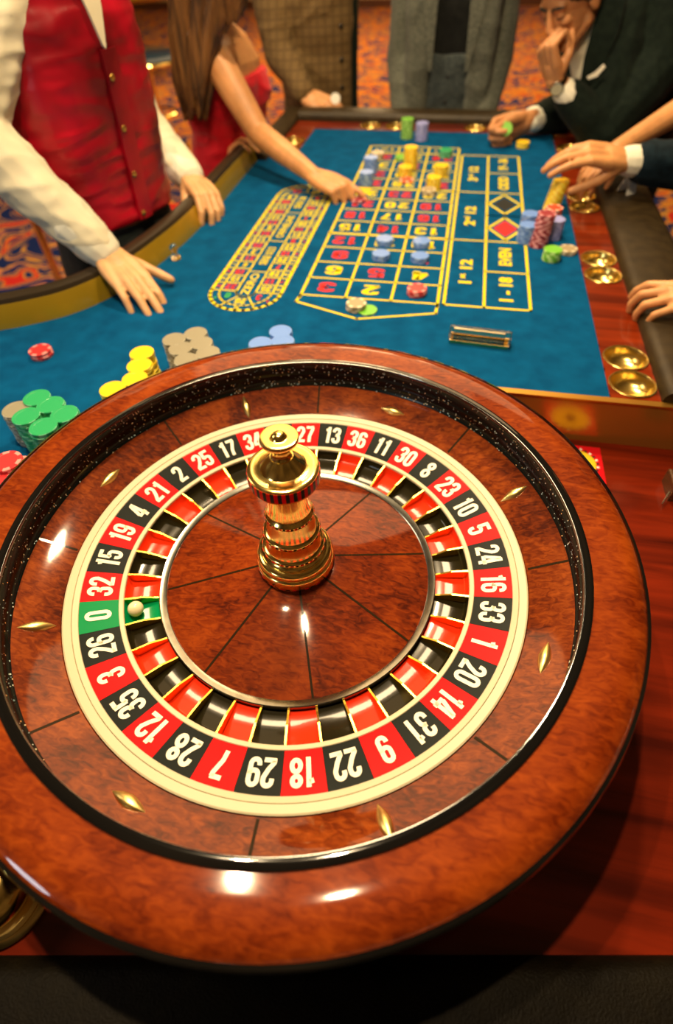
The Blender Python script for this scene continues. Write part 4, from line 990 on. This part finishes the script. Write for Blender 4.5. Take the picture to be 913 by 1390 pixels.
# long straight hair falling over the back and the shoulder
B = Body(); hc = V3((bx+.10, by-.12, .575)); B.ell(hc-V3((.72, -.50, -.45))*.045+V3((.015, -.005, 0)), .084, .084, .088)
random.seed(3)
HS = [[(-0.6493, 1.49, 0.4853), (-0.6804, 1.49, 0.3964), (-0.6995, 1.49, 0.3053), (-0.7213, 1.49, 0.211), (-0.7206, 1.49, 0.1279)],
 [(-0.6534, 1.495, 0.485), (-0.6801, 1.495, 0.3974), (-0.7009, 1.495, 0.3079), (-0.7086, 1.495, 0.2137), (-0.7113, 1.495, 0.1346)],
 [(-0.6282, 1.464, 0.4865), (-0.6604, 1.464, 0.408), (-0.6898, 1.464, 0.3272), (-0.6997, 1.464, 0.2447), (-0.7134, 1.464, 0.1722)],
 [(-0.6184, 1.45, 0.4872), (-0.6518, 1.45, 0.4109), (-0.6721, 1.45, 0.3308), (-0.6766, 1.45, 0.2509), (-0.6817, 1.45, 0.1831)],
 [(-0.6276, 1.477, 0.4857), (-0.6623, 1.477, 0.3961), (-0.6846, 1.477, 0.299), (-0.7045, 1.477, 0.201), (-0.7136, 1.477, 0.1154)],
 [(-0.6219, 1.468, 0.4862), (-0.6499, 1.468, 0.406), (-0.6726, 1.468, 0.3234), (-0.6823, 1.468, 0.2388), (-0.6859, 1.468, 0.166)],
 [(-0.6154, 1.467, 0.4861), (-0.6446, 1.467, 0.4), (-0.6754, 1.467, 0.3104), (-0.6986, 1.467, 0.2175), (-0.711, 1.467, 0.1393)],
 [(-0.6265, 1.499, 0.4843), (-0.6496, 1.499, 0.4058), (-0.6709, 1.499, 0.3271), (-0.6931, 1.499, 0.2454), (-0.6933, 1.499, 0.1761)],
 [(-0.6025, 1.45, 0.4869), (-0.6328, 1.45, 0.4032), (-0.6518, 1.45, 0.3163), (-0.6777, 1.45, 0.2281), (-0.687, 1.45, 0.1513)],
 [(-0.6014, 1.467, 0.4858), (-0.6306, 1.467, 0.3969), (-0.6535, 1.467, 0.3005), (-0.679, 1.467, 0.2033), (-0.6843, 1.467, 0.1204)],
 [(-0.5874, 1.452, 0.4865), (-0.6243, 1.452, 0.3985), (-0.6484, 1.452, 0.3062), (-0.6664, 1.452, 0.2118), (-0.6763, 1.452, 0.13)],
 [(-0.5974, 1.477, 0.4851), (-0.6306, 1.477, 0.3958), (-0.6619, 1.477, 0.3006), (-0.6876, 1.477, 0.203), (-0.7058, 1.477, 0.1175)],
 [(-0.5878, 1.458, 0.4862), (-0.6105, 1.458, 0.3962), (-0.6434, 1.458, 0.3003), (-0.6684, 1.458, 0.2034), (-0.686, 1.458, 0.1187)],
 [(-0.5858, 1.473, 0.4852), (-0.6205, 1.473, 0.3962), (-0.6417, 1.473, 0.3046), (-0.6729, 1.473, 0.2093), (-0.6876, 1.473, 0.1266)],
 [(-0.5812, 1.487, 0.4842), (-0.6133, 1.487, 0.4052), (-0.6357, 1.487, 0.3254), (-0.6633, 1.487, 0.2442), (-0.6747, 1.487, 0.1751)],
 [(-0.5727, 1.465, 0.4855), (-0.6025, 1.465, 0.3969), (-0.6342, 1.465, 0.3041), (-0.6629, 1.465, 0.2092), (-0.6917, 1.465, 0.1266)],
 [(-0.5529, 1.424, 0.4877), (-0.5836, 1.424, 0.4026), (-0.6159, 1.424, 0.3153), (-0.6411, 1.424, 0.2248), (-0.6545, 1.424, 0.1466)],
 [(-0.5494, 1.425, 0.4876), (-0.5796, 1.425, 0.4039), (-0.6049, 1.425, 0.3183), (-0.6246, 1.425, 0.2299), (-0.6416, 1.425, 0.1541)],
 [(-0.547, 1.439, 0.4866), (-0.5797, 1.439, 0.3995), (-0.6096, 1.439, 0.3114), (-0.6439, 1.439, 0.2182), (-0.6644, 1.439, 0.1391)],
 [(-0.5427, 1.438, 0.4866), (-0.5759, 1.438, 0.4054), (-0.6027, 1.438, 0.3212), (-0.6353, 1.438, 0.2343), (-0.6615, 1.438, 0.1601)],
 [(-0.5294, 1.413, 0.488), (-0.5623, 1.413, 0.4065), (-0.5928, 1.413, 0.3233), (-0.6276, 1.413, 0.2357), (-0.6513, 1.413, 0.1623)],
 [(-0.5326, 1.437, 0.4865), (-0.568, 1.437, 0.4025), (-0.5969, 1.437, 0.3165), (-0.6275, 1.437, 0.2276), (-0.6566, 1.437, 0.1491)],
 [(-0.5266, 1.426, 0.4871), (-0.5582, 1.426, 0.4007), (-0.5842, 1.426, 0.307), (-0.6132, 1.426, 0.2123), (-0.6405, 1.426, 0.1293)],
 [(-0.5287, 1.437, 0.4864), (-0.554, 1.437, 0.4009), (-0.5869, 1.437, 0.3133), (-0.6197, 1.437, 0.2224), (-0.6462, 1.437, 0.1437)],
 [(-0.5172, 1.432, 0.4865), (-0.5541, 1.432, 0.4014), (-0.5874, 1.432, 0.3125), (-0.6179, 1.432, 0.2216), (-0.6425, 1.432, 0.1411)],
 [(-0.5191, 1.432, 0.4866), (-0.5477, 1.432, 0.4029), (-0.5846, 1.432, 0.3157), (-0.6239, 1.432, 0.2251), (-0.6553, 1.432, 0.1466)],
 [(-0.5053, 1.41, 0.4877), (-0.5319, 1.41, 0.4123), (-0.5661, 1.41, 0.3347), (-0.5998, 1.41, 0.2569), (-0.6281, 1.41, 0.1888)],
 [(-0.496, 1.4, 0.4882), (-0.5281, 1.4, 0.4032), (-0.565, 1.4, 0.3126), (-0.606, 1.4, 0.2212), (-0.633, 1.4, 0.1396)],
 [(-0.5052, 1.431, 0.4864), (-0.5314, 1.431, 0.4115), (-0.5671, 1.431, 0.3364), (-0.6004, 1.431, 0.2598), (-0.626, 1.431, 0.1933)],
 [(-0.4991, 1.441, 0.4856), (-0.5302, 1.441, 0.4047), (-0.5673, 1.441, 0.3223), (-0.5978, 1.441, 0.2374), (-0.6267, 1.441, 0.1655)],
 [(-0.4933, 1.43, 0.4862), (-0.5192, 1.43, 0.3999), (-0.5623, 1.43, 0.3063), (-0.5969, 1.43, 0.2116), (-0.6258, 1.43, 0.1286)],
 [(-0.4776, 1.407, 0.4874), (-0.4906, 1.407, 0.4472), (-0.5077, 1.407, 0.408), (-0.5206, 1.407, 0.3715), (-0.5328, 1.407, 0.3397)],
 [(-0.4903, 1.449, 0.485), (-0.4991, 1.449, 0.4466), (-0.5118, 1.449, 0.4095), (-0.5262, 1.449, 0.3754), (-0.5379, 1.449, 0.3463)],
 [(-0.4782, 1.425, 0.4863), (-0.4911, 1.425, 0.4457), (-0.4985, 1.425, 0.4046), (-0.5132, 1.425, 0.3677), (-0.5232, 1.425, 0.3356)],
 [(-0.4659, 1.406, 0.4873), (-0.4779, 1.406, 0.4512), (-0.4882, 1.406, 0.4151), (-0.4941, 1.406, 0.3818), (-0.5032, 1.406, 0.3535)],
 [(-0.4712, 1.427, 0.486), (-0.4748, 1.427, 0.4536), (-0.4844, 1.427, 0.4201), (-0.4975, 1.427, 0.3912), (-0.504, 1.427, 0.3659)],
 [(-0.4729, 1.449, 0.4847), (-0.4784, 1.449, 0.4519), (-0.4901, 1.449, 0.418), (-0.4951, 1.449, 0.3887), (-0.5036, 1.449, 0.3631)],
 [(-0.4508, 1.406, 0.487), (-0.4623, 1.406, 0.4524), (-0.4681, 1.406, 0.4177), (-0.4776, 1.406, 0.3846), (-0.4841, 1.406, 0.3579)],
 [(-0.4546, 1.423, 0.486), (-0.4601, 1.423, 0.4523), (-0.4672, 1.423, 0.4203), (-0.4782, 1.423, 0.39), (-0.4824, 1.423, 0.3648)],
 [(-0.4545, 1.446, 0.4845), (-0.4636, 1.446, 0.4519), (-0.4726, 1.446, 0.421), (-0.4732, 1.446, 0.3918), (-0.4814, 1.446, 0.3664)]]
for pts in HS:
    B.chain([V3(p) for p in pts], [.020, .021, .019, .015, .006], n=8); a_ = V3(pts[0]); B.cap(hc+(a_-hc).normalized()*.05+V3((-.02, .01, .03)), a_, .034, .020, n=8)
B.done('hair', M['brown_hair'], P, .0045, 1)

# ---------------------------------------------------------------- man in the brown plaid blazer
def jacket_man(P, bx, by, f, r, arms, mat, zs, lean=(0, 0), sl=(.070, .058, .046), wr=.006, vox=.0062):
    B = Body(); B.loft(torso_secs((bx, by), f, r, zs, lean))
    for pts in arms:
        k = len(pts); rad = [sl[0]]+[sl[0]+(sl[1]-sl[0])*i/(k-1)*1.2 for i in range(1, k-1)]+[sl[2]]; B.chain(pts, rad); B.cap(V3(pts[0])+(V3((bx+lean[0], by+lean[1], pts[0][2]))-V3(pts[0]))*.45, pts[0], sl[0]*1.1, sl[0])
    return B.done('jacket', mat, P, vox, 3, wrinkle=wr, wscale=9, wstretch=(1, 1, 1.3))
f, r = frame((.25, -.97)); bx, by = -.470, 2.300
P = person('man in a brown plaid blazer holding a small white chip over the far rail', (bx, by, -.85))
SA, EA, WA = V3((-.645, 2.24, .42)), V3((-0.5878, 2.16, 0.1675)), V3((-0.4767, 2.07, 0.0512)); SB, EB, WB = V3((-.40, 2.42, .42)), V3((-.40, 2.47, .15)), V3((-.43, 2.42, -.08))
B = Body(); B.cap((bx, by, 0), (bx, by, .45), .09, .1); B.cap(SA, SB, .05, .05); B.chain([SA, EA, WA], [.044, .036, .025]); B.chain([SB, EB, WB], [.044, .036, .025])
B.cap((bx, by, .46), (bx, by-.02, .58), .055, .054); head(B, (bx+.02, by-.05, .665), (.25, -.9, -.35), (0, -.2, 1))
hand(B, WA, V3((-0.3752, 2.02, 0.0282))-WA, (-.1, -.45, 1), 1, [(6, 18, 30, 22), (0, 26, 36, 24), (-5, 34, 40, 26), (-10, 40, 44, 26), (30, 8, 24, 14)], 1.05)
hand(B, WB, (0, .0, -1), (.8, .2, 0), -1, FLAT)
B.done('body', M['skin'], P, .0040, 3)
jacket_man(P, bx, by, f, r, [(SA, EA, WA-(WA-EA).normalized()*.02), (SB, EB, WB)], M['brown_plaid'], [(-.20, .160, .125, .13), (-.05, .155, .120, .125), (.12, .150, .122, .12), (.30, .160, .125, .13), (.42, .165, .115, .13), (.50, .12, .08, .10), (.54, .07, .06, .07)])
def front(bx, by, f, r): return lambda u, v, o: V3((bx, by, v))+r*u+f*o
q = front(bx, by, f, r)
sheet([[q(-.005, .50, .10), q(-.03, .48, .115), q(-.062, .44, .118)], [q(-.005, .40, .128), q(-.035, .38, .130), q(-.075, .36, .126)], [q(-.004, .28, .1285), q(-.020, .28, .1290), q(-.035, .28, .128)]], .008, 'lapel', M['brown_plaid'], P, f)
sheet([[q(-.125, zz, oo), q(-.150, zz, oo-.016)] for zz, oo in ((.34, .092), (.12, .088), (-.04, .088), (-.18, .092))], .006, 'jacket_edge', M['dark_suit'], P, f)
for zz in (.24, .14, .05): button(P, q(-.085, zz, .1180), f, .008, M['button'])
B = Body(); B.loft(torso_secs((bx, by), f, r, [(-.30, .16, .11, .12), (-.05, .155, .11, .11)])); legs(B, (bx, by, -.15), f, r); B.done('trousers', M['black_trousers'], P, .008, 2)
shoes(P, (bx, by, 0), f, r)
hair_cap(P, (bx+.02, by-.05, .665), (.25, -.9, -.35), (0, -.2, 1), M['dark_hair'])
hx = (-0.3448, 2.0, 0.0588)
wc = lathe(MB(), [(0, 0), (.017, 0), (.0178, .001), (.0178, .0028), (.017, .0036), (0, .0036)], 32).build('white_chip', M['white'], None, loc=hx); wc.rotation_euler = (1.15, .5, 0)
tag(wc, 'white chip pinched in the fingers of the man in brown plaid', 'chip')

# ---------------------------------------------------------------- man in the grey jacket and black shirt
f, r = frame((.02, -1)); bx, by = .048, 2.270
P = person('man in an open grey jacket, black shirt and grey waistcoat standing at the far end', (bx, by, -.85))
SA, EA, WA = V3((bx-.160, by+.02, .44)), V3((bx-.185, by-.01, .14)), V3((bx-.150, by-.12, -.05)); SB, EB, WB = V3((bx+.155, by+.02, .44)), V3((bx+.178, by-.01, .14)), V3((bx+.150, by-.12, -.05))
B = Body(); B.cap((bx, by, 0), (bx, by, .45), .09, .1); B.cap(SA, SB, .05, .05); B.chain([SA, EA, WA], [.044, .036, .025]); B.chain([SB, EB, WB], [.044, .036, .025])
B.cap((bx, by-.01, .46), (bx, by-.02, .58), .055, .054); head(B, (bx, by-.05, .665), (0, -.9, -.35), (0, -.2, 1))
hand(B, WA, (.5, -.2, -.8), (-.3, -.9, 0), 1, FLAT); hand(B, WB, (-.5, -.2, -.8), (.3, -.9, 0), -1, FLAT)
B.done('body', M['skin'], P, .0042, 3)
B = Body(); B.loft(torso_secs((bx, by), f, r, [(.10, .14, .105, .1), (.30, .15, .118, .1), (.44, .15, .10, .1), (.50, .10, .075, .08), (.54, .062, .06, .062)])); B.done('shirt', M['black_shirt'], P, .006, 3, wrinkle=.003)
B = Body(); B.loft(torso_secs((bx, by), f, r, [(-.12, .150, .120, .1), (.02, .148, .122, .1), (.14, .148, .124, .1), (.165, .146, .118, .1)])); B.done('waistcoat', M['grey_waistcoat'], P, .0055, 3, wrinkle=.006, wscale=12)
# jacket: back shell and two open fronts
B = Body()
for k in (-1, 1):
    secs = []
    for z, x0, x1, o in ((-.22, .060, .175, .125), (-.10, .064, .165, .128), (.05, .066, .160, .132), (.18, .062, .160, .134), (.30, .058, .165, .132), (.42, .050, .165, .118), (.49, .045, .130, .085)):
        secs.append((V3((bx, by, z))+r*(x0+x1)/2*k+f*(o-.055), r, f, (x1-x0)/2, .060, .060))
    B.loft(secs, 20, 3.2)
B.loft(torso_secs((bx, by), f, r, [(-.22, .170, -.01, .13), (.12, .160, -.01, .13), (.40, .165, -.01, .13), (.49, .13, -.01, .11), (.53, .07, .01, .08)]))
for (s_, e_, w_) in ((SA, EA, WA), (SB, EB, WB)): B.chain([s_, (s_+e_)/2, e_, (e_+w_)/2, w_], [.066, .060, .055, .050, .046]); B.cap(s_+(V3((bx, by, .44))-s_)*.4, s_, .078, .074)
B.done('jacket', M['grey_jacket'], P, .0060, 3, wrinkle=.006, wscale=10, wstretch=(1, 1, .8))
q = front(bx, by, f, r)
for k in (-1, 1):
    sheet([[q(.046*k, .50, .105), q(.070*k, .50, .108), q(.098*k, .47, .110)], [q(.052*k, .40, .137), q(.085*k, .40, .141), q(.118*k, .41, .139)], [q(.056*k, .28, .145), q(.082*k, .29, .147), q(.106*k, .31, .146)], [q(.060*k, .12, .145), q(.066*k, .12, .146), q(.072*k, .12, .145)]], .008, 'lapel', M['grey_jacket'], P, f)
for zz in (.10, .02, -.06): button(P, q(0, zz, .125), f, .006, M['button'])
B = Body(); B.loft(torso_secs((bx, by), f, r, [(-.30, .16, .11, .12), (-.10, .155, .11, .11)])); legs(B, (bx, by, -.15), f, r); B.done('trousers', M['grey_waistcoat'], P, .008, 2)
shoes(P, (bx, by, 0), f, r)
hair_cap(P, (bx, by-.05, .665), (0, -.9, -.35), (0, -.2, 1), M['brown_hair'])

# ---------------------------------------------------------------- thinking man in the dark suit, leaning on his elbow
f, r = frame((-.62, -.78)); bx, by = .700, 2.080
P = person('man in a dark suit leaning in with his fist against his mouth and a watch', (bx, by, -.85))
HC = V3((0.3929, 1.78, 0.3615)); FW = V3((0.384, 1.7, 0.1805)); FE = V3((0.5478, 1.72, 0.0503)); FS = V3((.560, 1.93, .385))
LW = V3((0.3277, 1.79, 0.0486)); LE = V3((.475, 1.93, .060)); LS = V3((.46, 2.06, .36))
B = Body()
B.chain([FS, FE, FW], [.050, .042, .028]); B.chain([LS, LE, LW], [.048, .040, .027]); B.cap(FS, LS, .06, .06)
nk = V3((.53, 1.95, .40)); B.chain([V3((.58, 2.03, .36)), nk, HC-V3((-.040, -.050, .030))], [.07, .056, .055])
face = V3((-.62, -.52, -.52)); upv = V3((-.28, -.10, .95)); hq = head(B, HC, face, upv, .97)
ft = hand(B, FW, V3((0.3445, 1.69, 0.2473))-FW, (-.80, -.50, .05), -1, [(4, 78, 88, 40), (1, 80, 90, 42), (-2, 82, 90, 44), (-5, 84, 90, 44), (24, 48, 40, 40)], 1.04, .029, True)
hand(B, LW, V3((0.2779, 1.77, 0.038))-LW, (-.1, 1, .25), 1, [(4, 52, 70, 40), (0, 64, 78, 44), (-4, 70, 82, 44), (-7, 72, 84, 44), (22, 26, 24, 20)], 1.15, .029)
B.done('body', M['skin3'], P, .0030, 2)
# features laid on the face
for k in (-1, 1):
    B = Body(); B.chain([hq(.014*k, .083, .022), hq(.031*k, .083, .027), hq(.050*k, .070, .022)], [.0042, .0046, .0030], n=8); B.done('eyebrow', M['dark_hair'], P, .0022, 1)
    B = Body(); B.chain([hq(.020*k, .0795, -.003), hq(.031*k, .0805, -.0055), hq(.043*k, .074, -.002)], [.0015, .0019, .0012], n=8); B.done('eyelash', M['dark_hair'], P, .0012, 0)
M['lip'] = plain('lip', (.50, .16, .09), .5)
B = Body(); B.chain([hq(-.020, .0775, -.0565), hq(0, .088, -.0555), hq(.020, .0775, -.0565)], [.002, .0042, .002], n=8); B.chain([hq(-.017, .0765, -.0635), hq(0, .0865, -.0650), hq(.017, .0765, -.0635)], [.002, .0046, .002], n=8); B.done('lips', M['lip'], P, .0016, 1)
B = Body(); B.ell(hq(0, -.022, .052), .088, .100, .082); B.cap(hq(.074, .012, .03), hq(.074, .004, -.010), .012, .006); B.cap(hq(-.074, .012, .03), hq(-.074, .004, -.010), .012, .006); B.cap(hq(-.05, .055, .085), hq(.05, .055, .085), .022, .022); B.done('hair', M['dark_hair'], P, .0045, 1, wrinkle=.003, wscale=60)
B = Body()
B.loft([(V3((.740, 2.20, -.16)), r, f, .17, .12, .13), (V3((.725, 2.16, .05)), r, f, .175, .125, .14), (V3((.690, 2.10, .22)), r, f, .190, .135, .15), (V3((.640, 2.03, .34)), r, f, .205, .125, .15), (V3((.600, 2.00, .43)), r, f, .15, .09, .11), (V3((.56, 1.97, .47)), r, f, .075, .07, .08)])
d1 = (FW-FE).normalized(); d2 = (LW-LE).normalized()
B.chain([FS+V3((.02, -.01, .0)), (FS+FE)/2, FE, FW-d1*.074], [.092, .080, .064, .047]); B.chain([FS+V3((.10, -.03, -.01)), V3((.690, 1.83, .20)), FE+V3((.02, 0, .0))], [.098, .088, .066]); B.cap((.62, 2.0, .34), FS+V3((.10, -.03, -.01)), .11, .098)
B.chain([LS, LE, LW-d2*.070], [.084, .064, .046]); B.cap((.60, 2.05, .34), LS, .10, .084)
B.done('jacket', M['dark_suit'], P, .0062, 3, wrinkle=.006, wscale=8)
for d_, w_ in ((d1, FW), (d2, LW)):
    B = Body(); B.cap(w_-d_*.078, w_-d_*(.052 if d_ is d1 else .034), .0440, .0420, flat=.88); B.done('shirt_cuff', M['white_shirt'], P, .0035, 1)
q0 = V3((0.446, 1.775, 0.2544))
B = Body(); B.loft([(V3((0.4607, 1.8, 0.1633)), r, f, .018, .010, .02), (V3((0.4523, 1.8, 0.2328)), r, f, .042, .020, .03), (V3((0.4636, 1.84, 0.2965)), r, f, .055, .030, .05), (V3((0.4752, 1.88, 0.3287)), r, f, .060, .045, .06)]); B.done('shirt', M['white_shirt'], P, .0045, 2)

sheet([[V3((0.4538, 1.8, 0.3573)), V3((0.4888, 1.82, 0.3548))], [V3((0.4373, 1.785, 0.3039)), V3((0.4722, 1.795, 0.2923))], [V3((0.4211, 1.77, 0.2757)), V3((0.4561, 1.78, 0.257))]], .006, 'shirt_collar', M['white_shirt'], P, f)
sheet([[V3((0.4729, 1.775, 0.3628)), V3((0.5362, 1.78, 0.3617))], [V3((0.4606, 1.745, 0.2926)), V3((0.5338, 1.75, 0.2834))], [V3((0.4561, 1.735, 0.2261)), V3((0.5166, 1.74, 0.2043))], [V3((0.4626, 1.735, 0.1577)), V3((0.4784, 1.735, 0.1541))]], .010, 'lapel', M['dark_suit'], P, f)
sheet([[V3((0.471, 1.7, 0.1902)), V3((0.4771, 1.7, 0.1831))], [V3((0.4919, 1.7, 0.2027)), V3((0.4996, 1.7, 0.1904))], [V3((0.5073, 1.702, 0.2199)), V3((0.5155, 1.702, 0.213))]], .004, 'pocket_square', M['white_shirt'], P, f)
# wrist watch
wp = FW-d1*.012; B = Body(); rr_ = 0.0315
mb = MB(); a_ = V3((0, 0, 1)); a_ = (a_-d1*a_.dot(d1)).normalized(); b_ = d1.cross(a_); vs = []; fs = []; n_ = 36
for i in range(n_):
    t = 2*PI*i/n_
    for rad, dz in ((.0305, -.009), (.0335, -.008), (.0335, .008), (.0305, .009)): vs.append(wp+d1*dz+(a_*math.cos(t)*.86+b_*math.sin(t))*rad)
for i in range(n_):
    j = (i+1) % n_
    for k in range(4): fs.append((i*4+k, j*4+k, j*4+(k+1) % 4, i*4+(k+1) % 4))
mb.add(vs, fs); wt = offb(mb, 'watch_strap', M['leather'], P)
nrm = (CAM_POS-wp); nrm = (nrm-d1*nrm.dot(d1)).normalized(); nrm = (nrm+V3((-.5, 0, 0))).normalized(); nrm = (nrm-d1*nrm.dot(d1)).normalized()
def disc(prof, mat, name, c, nn):
    mb = MB(); lathe(mb, prof, 36); R = nn.to_track_quat('Z', 'Y').to_matrix(); mb.v = [tuple(V3(c)+R @ V3(v)) for v in mb.v]; return offb(mb, name, mat, P)
disc([(0, -.002), (.0185, -.002), (.0200, .001), (.0200, .006), (.0180, .0075), (.0165, .0070)], M['silver'], 'watch_case', wp+nrm*.0295, nrm)
M['dial'] = plain('pale_watch_dial', (.55, .52, .36), .3); disc([(.0170, .0060), (.0168, .0066), (0, .0066)], M['dial'], 'watch_dial', wp+nrm*.0295, nrm)
B = Body(); B.loft([(V3((.76, 2.22, -.35)), r, f, .17, .12, .12), (V3((.745, 2.21, -.10)), r, f, .165, .11, .12)]); legs(B, (.76, 2.22, -.2), f, r); B.done('trousers', M['dark_suit'], P, .008, 2)
shoes(P, (.76, 2.22, 0), f, r)
gc = link('poker_chip', CM['lime'], None, (0.2647, 1.69, 0.0543)); gc.rotation_euler = (.9, -.5, .3)
tag(gc, 'bright green chip held in the far right hand', 'chip', 'casino chips on the table')

# ---------------------------------------------------------------- man in the navy suit at the right, mostly outside the frame
f, r = frame((-.97, -.15)); bx, by = .930, 1.080
P = person('man in a navy suit at the right edge, one hand reaching over the chips', (bx, by, -.85))
WA = V3((0.5334, 1.24, 0.1083)); EA = V3((.800, 1.27, .090)); SA = V3((.93, 1.27, .42)); WB = V3((0.6346, 0.6413, 0.062)); EB = V3((.86, .86, .12)); SB = V3((.92, .92, .42))
B = Body(); B.cap((bx, by, 0), (bx, by, .45), .09, .1); B.cap(SA, SB, .05, .05); B.chain([SA, EA, WA], [.044, .038, .026]); B.chain([SB, EB, WB], [.044, .038, .026])
B.cap((bx, by, .46), (bx-.02, by, .58), .055, .054); head(B, (bx-.05, by-.01, .665), (-.9, -.1, -.4), (-.2, 0, 1))
hand(B, WA, V3((0.444, 1.215, 0.1328))-WA, (.05, -.30, 1), 1, [(3, 24, 16, 10), (0, 26, 20, 14), (-3, 28, 24, 16), (-6, 30, 26, 18), (24, 46, 22, 10)], 1.10, .0300)
hand(B, WB, V3((0.5716, 0.6572, 0.06))-WB, (-.05, -.25, 1), -1, [(6, 14, 34, 26), (0, 22, 44, 30), (-6, 26, 46, 30), (-12, 30, 46, 30), (30, 30, 10, 6)], .98, .0275)
B.done('body', M['skin'], P, .0034, 3)
jacket_man(P, bx, by, f, r, [(SA, EA, WA-(WA-EA).normalized()*.058), (SB, EB, WB-(WB-EB).normalized()*.03)], M['navy_suit'], [(-.22, .19, .13, .13), (-.05, .18, .125, .13), (.12, .175, .122, .12), (.30, .195, .125, .13), (.42, .205, .115, .13), (.50, .14, .08, .10), (.54, .07, .06, .07)], sl=(.078, .060, .050))
dA = (WA-EA).normalized(); B = Body(); B.cap(WA-dA*.050, WA-dA*.018, .0405, .0395, flat=.92); B.done('shirt_cuff', M['white_shirt'], P, .0035, 1)
dB = (WB-EB).normalized(); B = Body(); B.cap(WB-dB*.045, WB-dB*.018, .0405, .0395, flat=.92); B.done('shirt_cuff', M['white_shirt'], P, .0035, 1)
B = Body(); B.loft(torso_secs((bx, by), f, r, [(-.30, .16, .11, .12), (-.05, .155, .11, .11)])); legs(B, (bx, by, -.15), f, r); B.done('trousers', M['navy_suit'], P, .008, 2)
shoes(P, (bx, by, 0), f, r)
hair_cap(P, (bx-.05, by-.01, .665), (-.9, -.1, -.4), (-.2, 0, 1), M['dark_hair'])

# ---------------------------------------------------------------- bare forearm of a woman beyond him
f, r = frame((-.9, -.3)); bx, by = 1.02, 1.600
P = person('woman in a black top with a bare forearm behind the navy sleeve', (bx, by, -.85))
WA = V3((0.5357, 1.36, 0.0982)); EA = V3((0.7152, 1.5, 0.1693)); SA = V3((.93, 1.62, .36)); SB = V3((1.04, 1.42, .36)); EB = V3((1.10, 1.42, .10)); WB = V3((1.02, 1.40, -.10))
B = Body(); B.cap((bx, by, 0), (bx, by, .40), .085, .095); B.cap(SA, SB, .045, .045); B.chain([SA, EA, WA], [.040, .035, .023]); B.chain([SB, EB, WB], [.040, .034, .023])
B.cap((bx, by, .38), (bx-.02, by, .48), .046, .044); head(B, (bx-.05, by-.01, .565), (-.9, -.2, -.3), (-.2, 0, 1), .95)
hand(B, WA, V3((0.4807, 1.3, 0.0745))-WA, (.1, .2, 1), 1, [(6, 20, 24, 16), (0, 26, 28, 18), (-4, 30, 30, 20), (-9, 34, 32, 20), (28, 24, 14, 8)], .88, .0235)
hand(B, WB, (0, 0, -1), (.8, 0, 0), 1, FLAT, .9)
B.done('body', M['skin'], P, .0042, 3)
B = Body(); B.loft(torso_secs((bx, by), f, r, [(-.40, .16, .11, .12), (-.10, .15, .105, .11), (.06, .135, .095, .10), (.20, .15, .115, .105), (.33, .15, .09, .10), (.38, .09, .06, .07)])); legs(B, (bx, by, -.35), f, r, w=.08); B.done('black_dress', M['black_shirt'], P, .007, 3, wrinkle=.004)
shoes(P, (bx, by, 0), f, r, .08)
hair_cap(P, (bx-.05, by-.01, .565), (-.9, -.2, -.3), (-.2, 0, 1), M['brown_hair'], .95, .12)
mb = MB(); px, py, pz = (0.5727, 1.2631, 0.026)
cd = thing('white_card', 'small white folded card standing on the leather armrest at the right', 'card', (px, py, .0262)); cd.rotation_euler.z = .6
mb.add([(-.016, -.012, 0), (.016, -.012, 0), (.018, .004, .055), (-.004, .004, .060), (-.016, -.011, 0), (.016, -.011, 0), (.018, .005, .055), (-.004, .005, .060)], [(0,1,2,3),(7,6,5,4),(0,4,5,1),(1,5,6,2),(2,6,7,3),(3,7,4,0)]).build('front_leaf', M['white'], cd, smooth=False)
mb = MB(); mb.add([(-.016, .022, 0), (.016, .022, 0), (.018, .0052, .055), (-.004, .0052, .060), (-.016, .023, 0), (.016, .023, 0), (.018, .0062, .055), (-.004, .0062, .060)], [(0,1,2,3),(7,6,5,4),(0,4,5,1),(1,5,6,2),(2,6,7,3),(3,7,4,0)]).build('back_leaf', M['white'], cd, smooth=False)
# brass stand parts
lathe(MB(), [(0, 0), (.16, 0), (.16, .012), (.05, .03), (.018, .05), (.016, .78), (.03, .80), (.03, .83), (0, .835)], 40).build('pole', M['brass'], bs)
lathe(MB(), [(.16, .0), (.175, .006), (.16, .014)], 40).build('foot_ring', M['brass_soft'], bs)
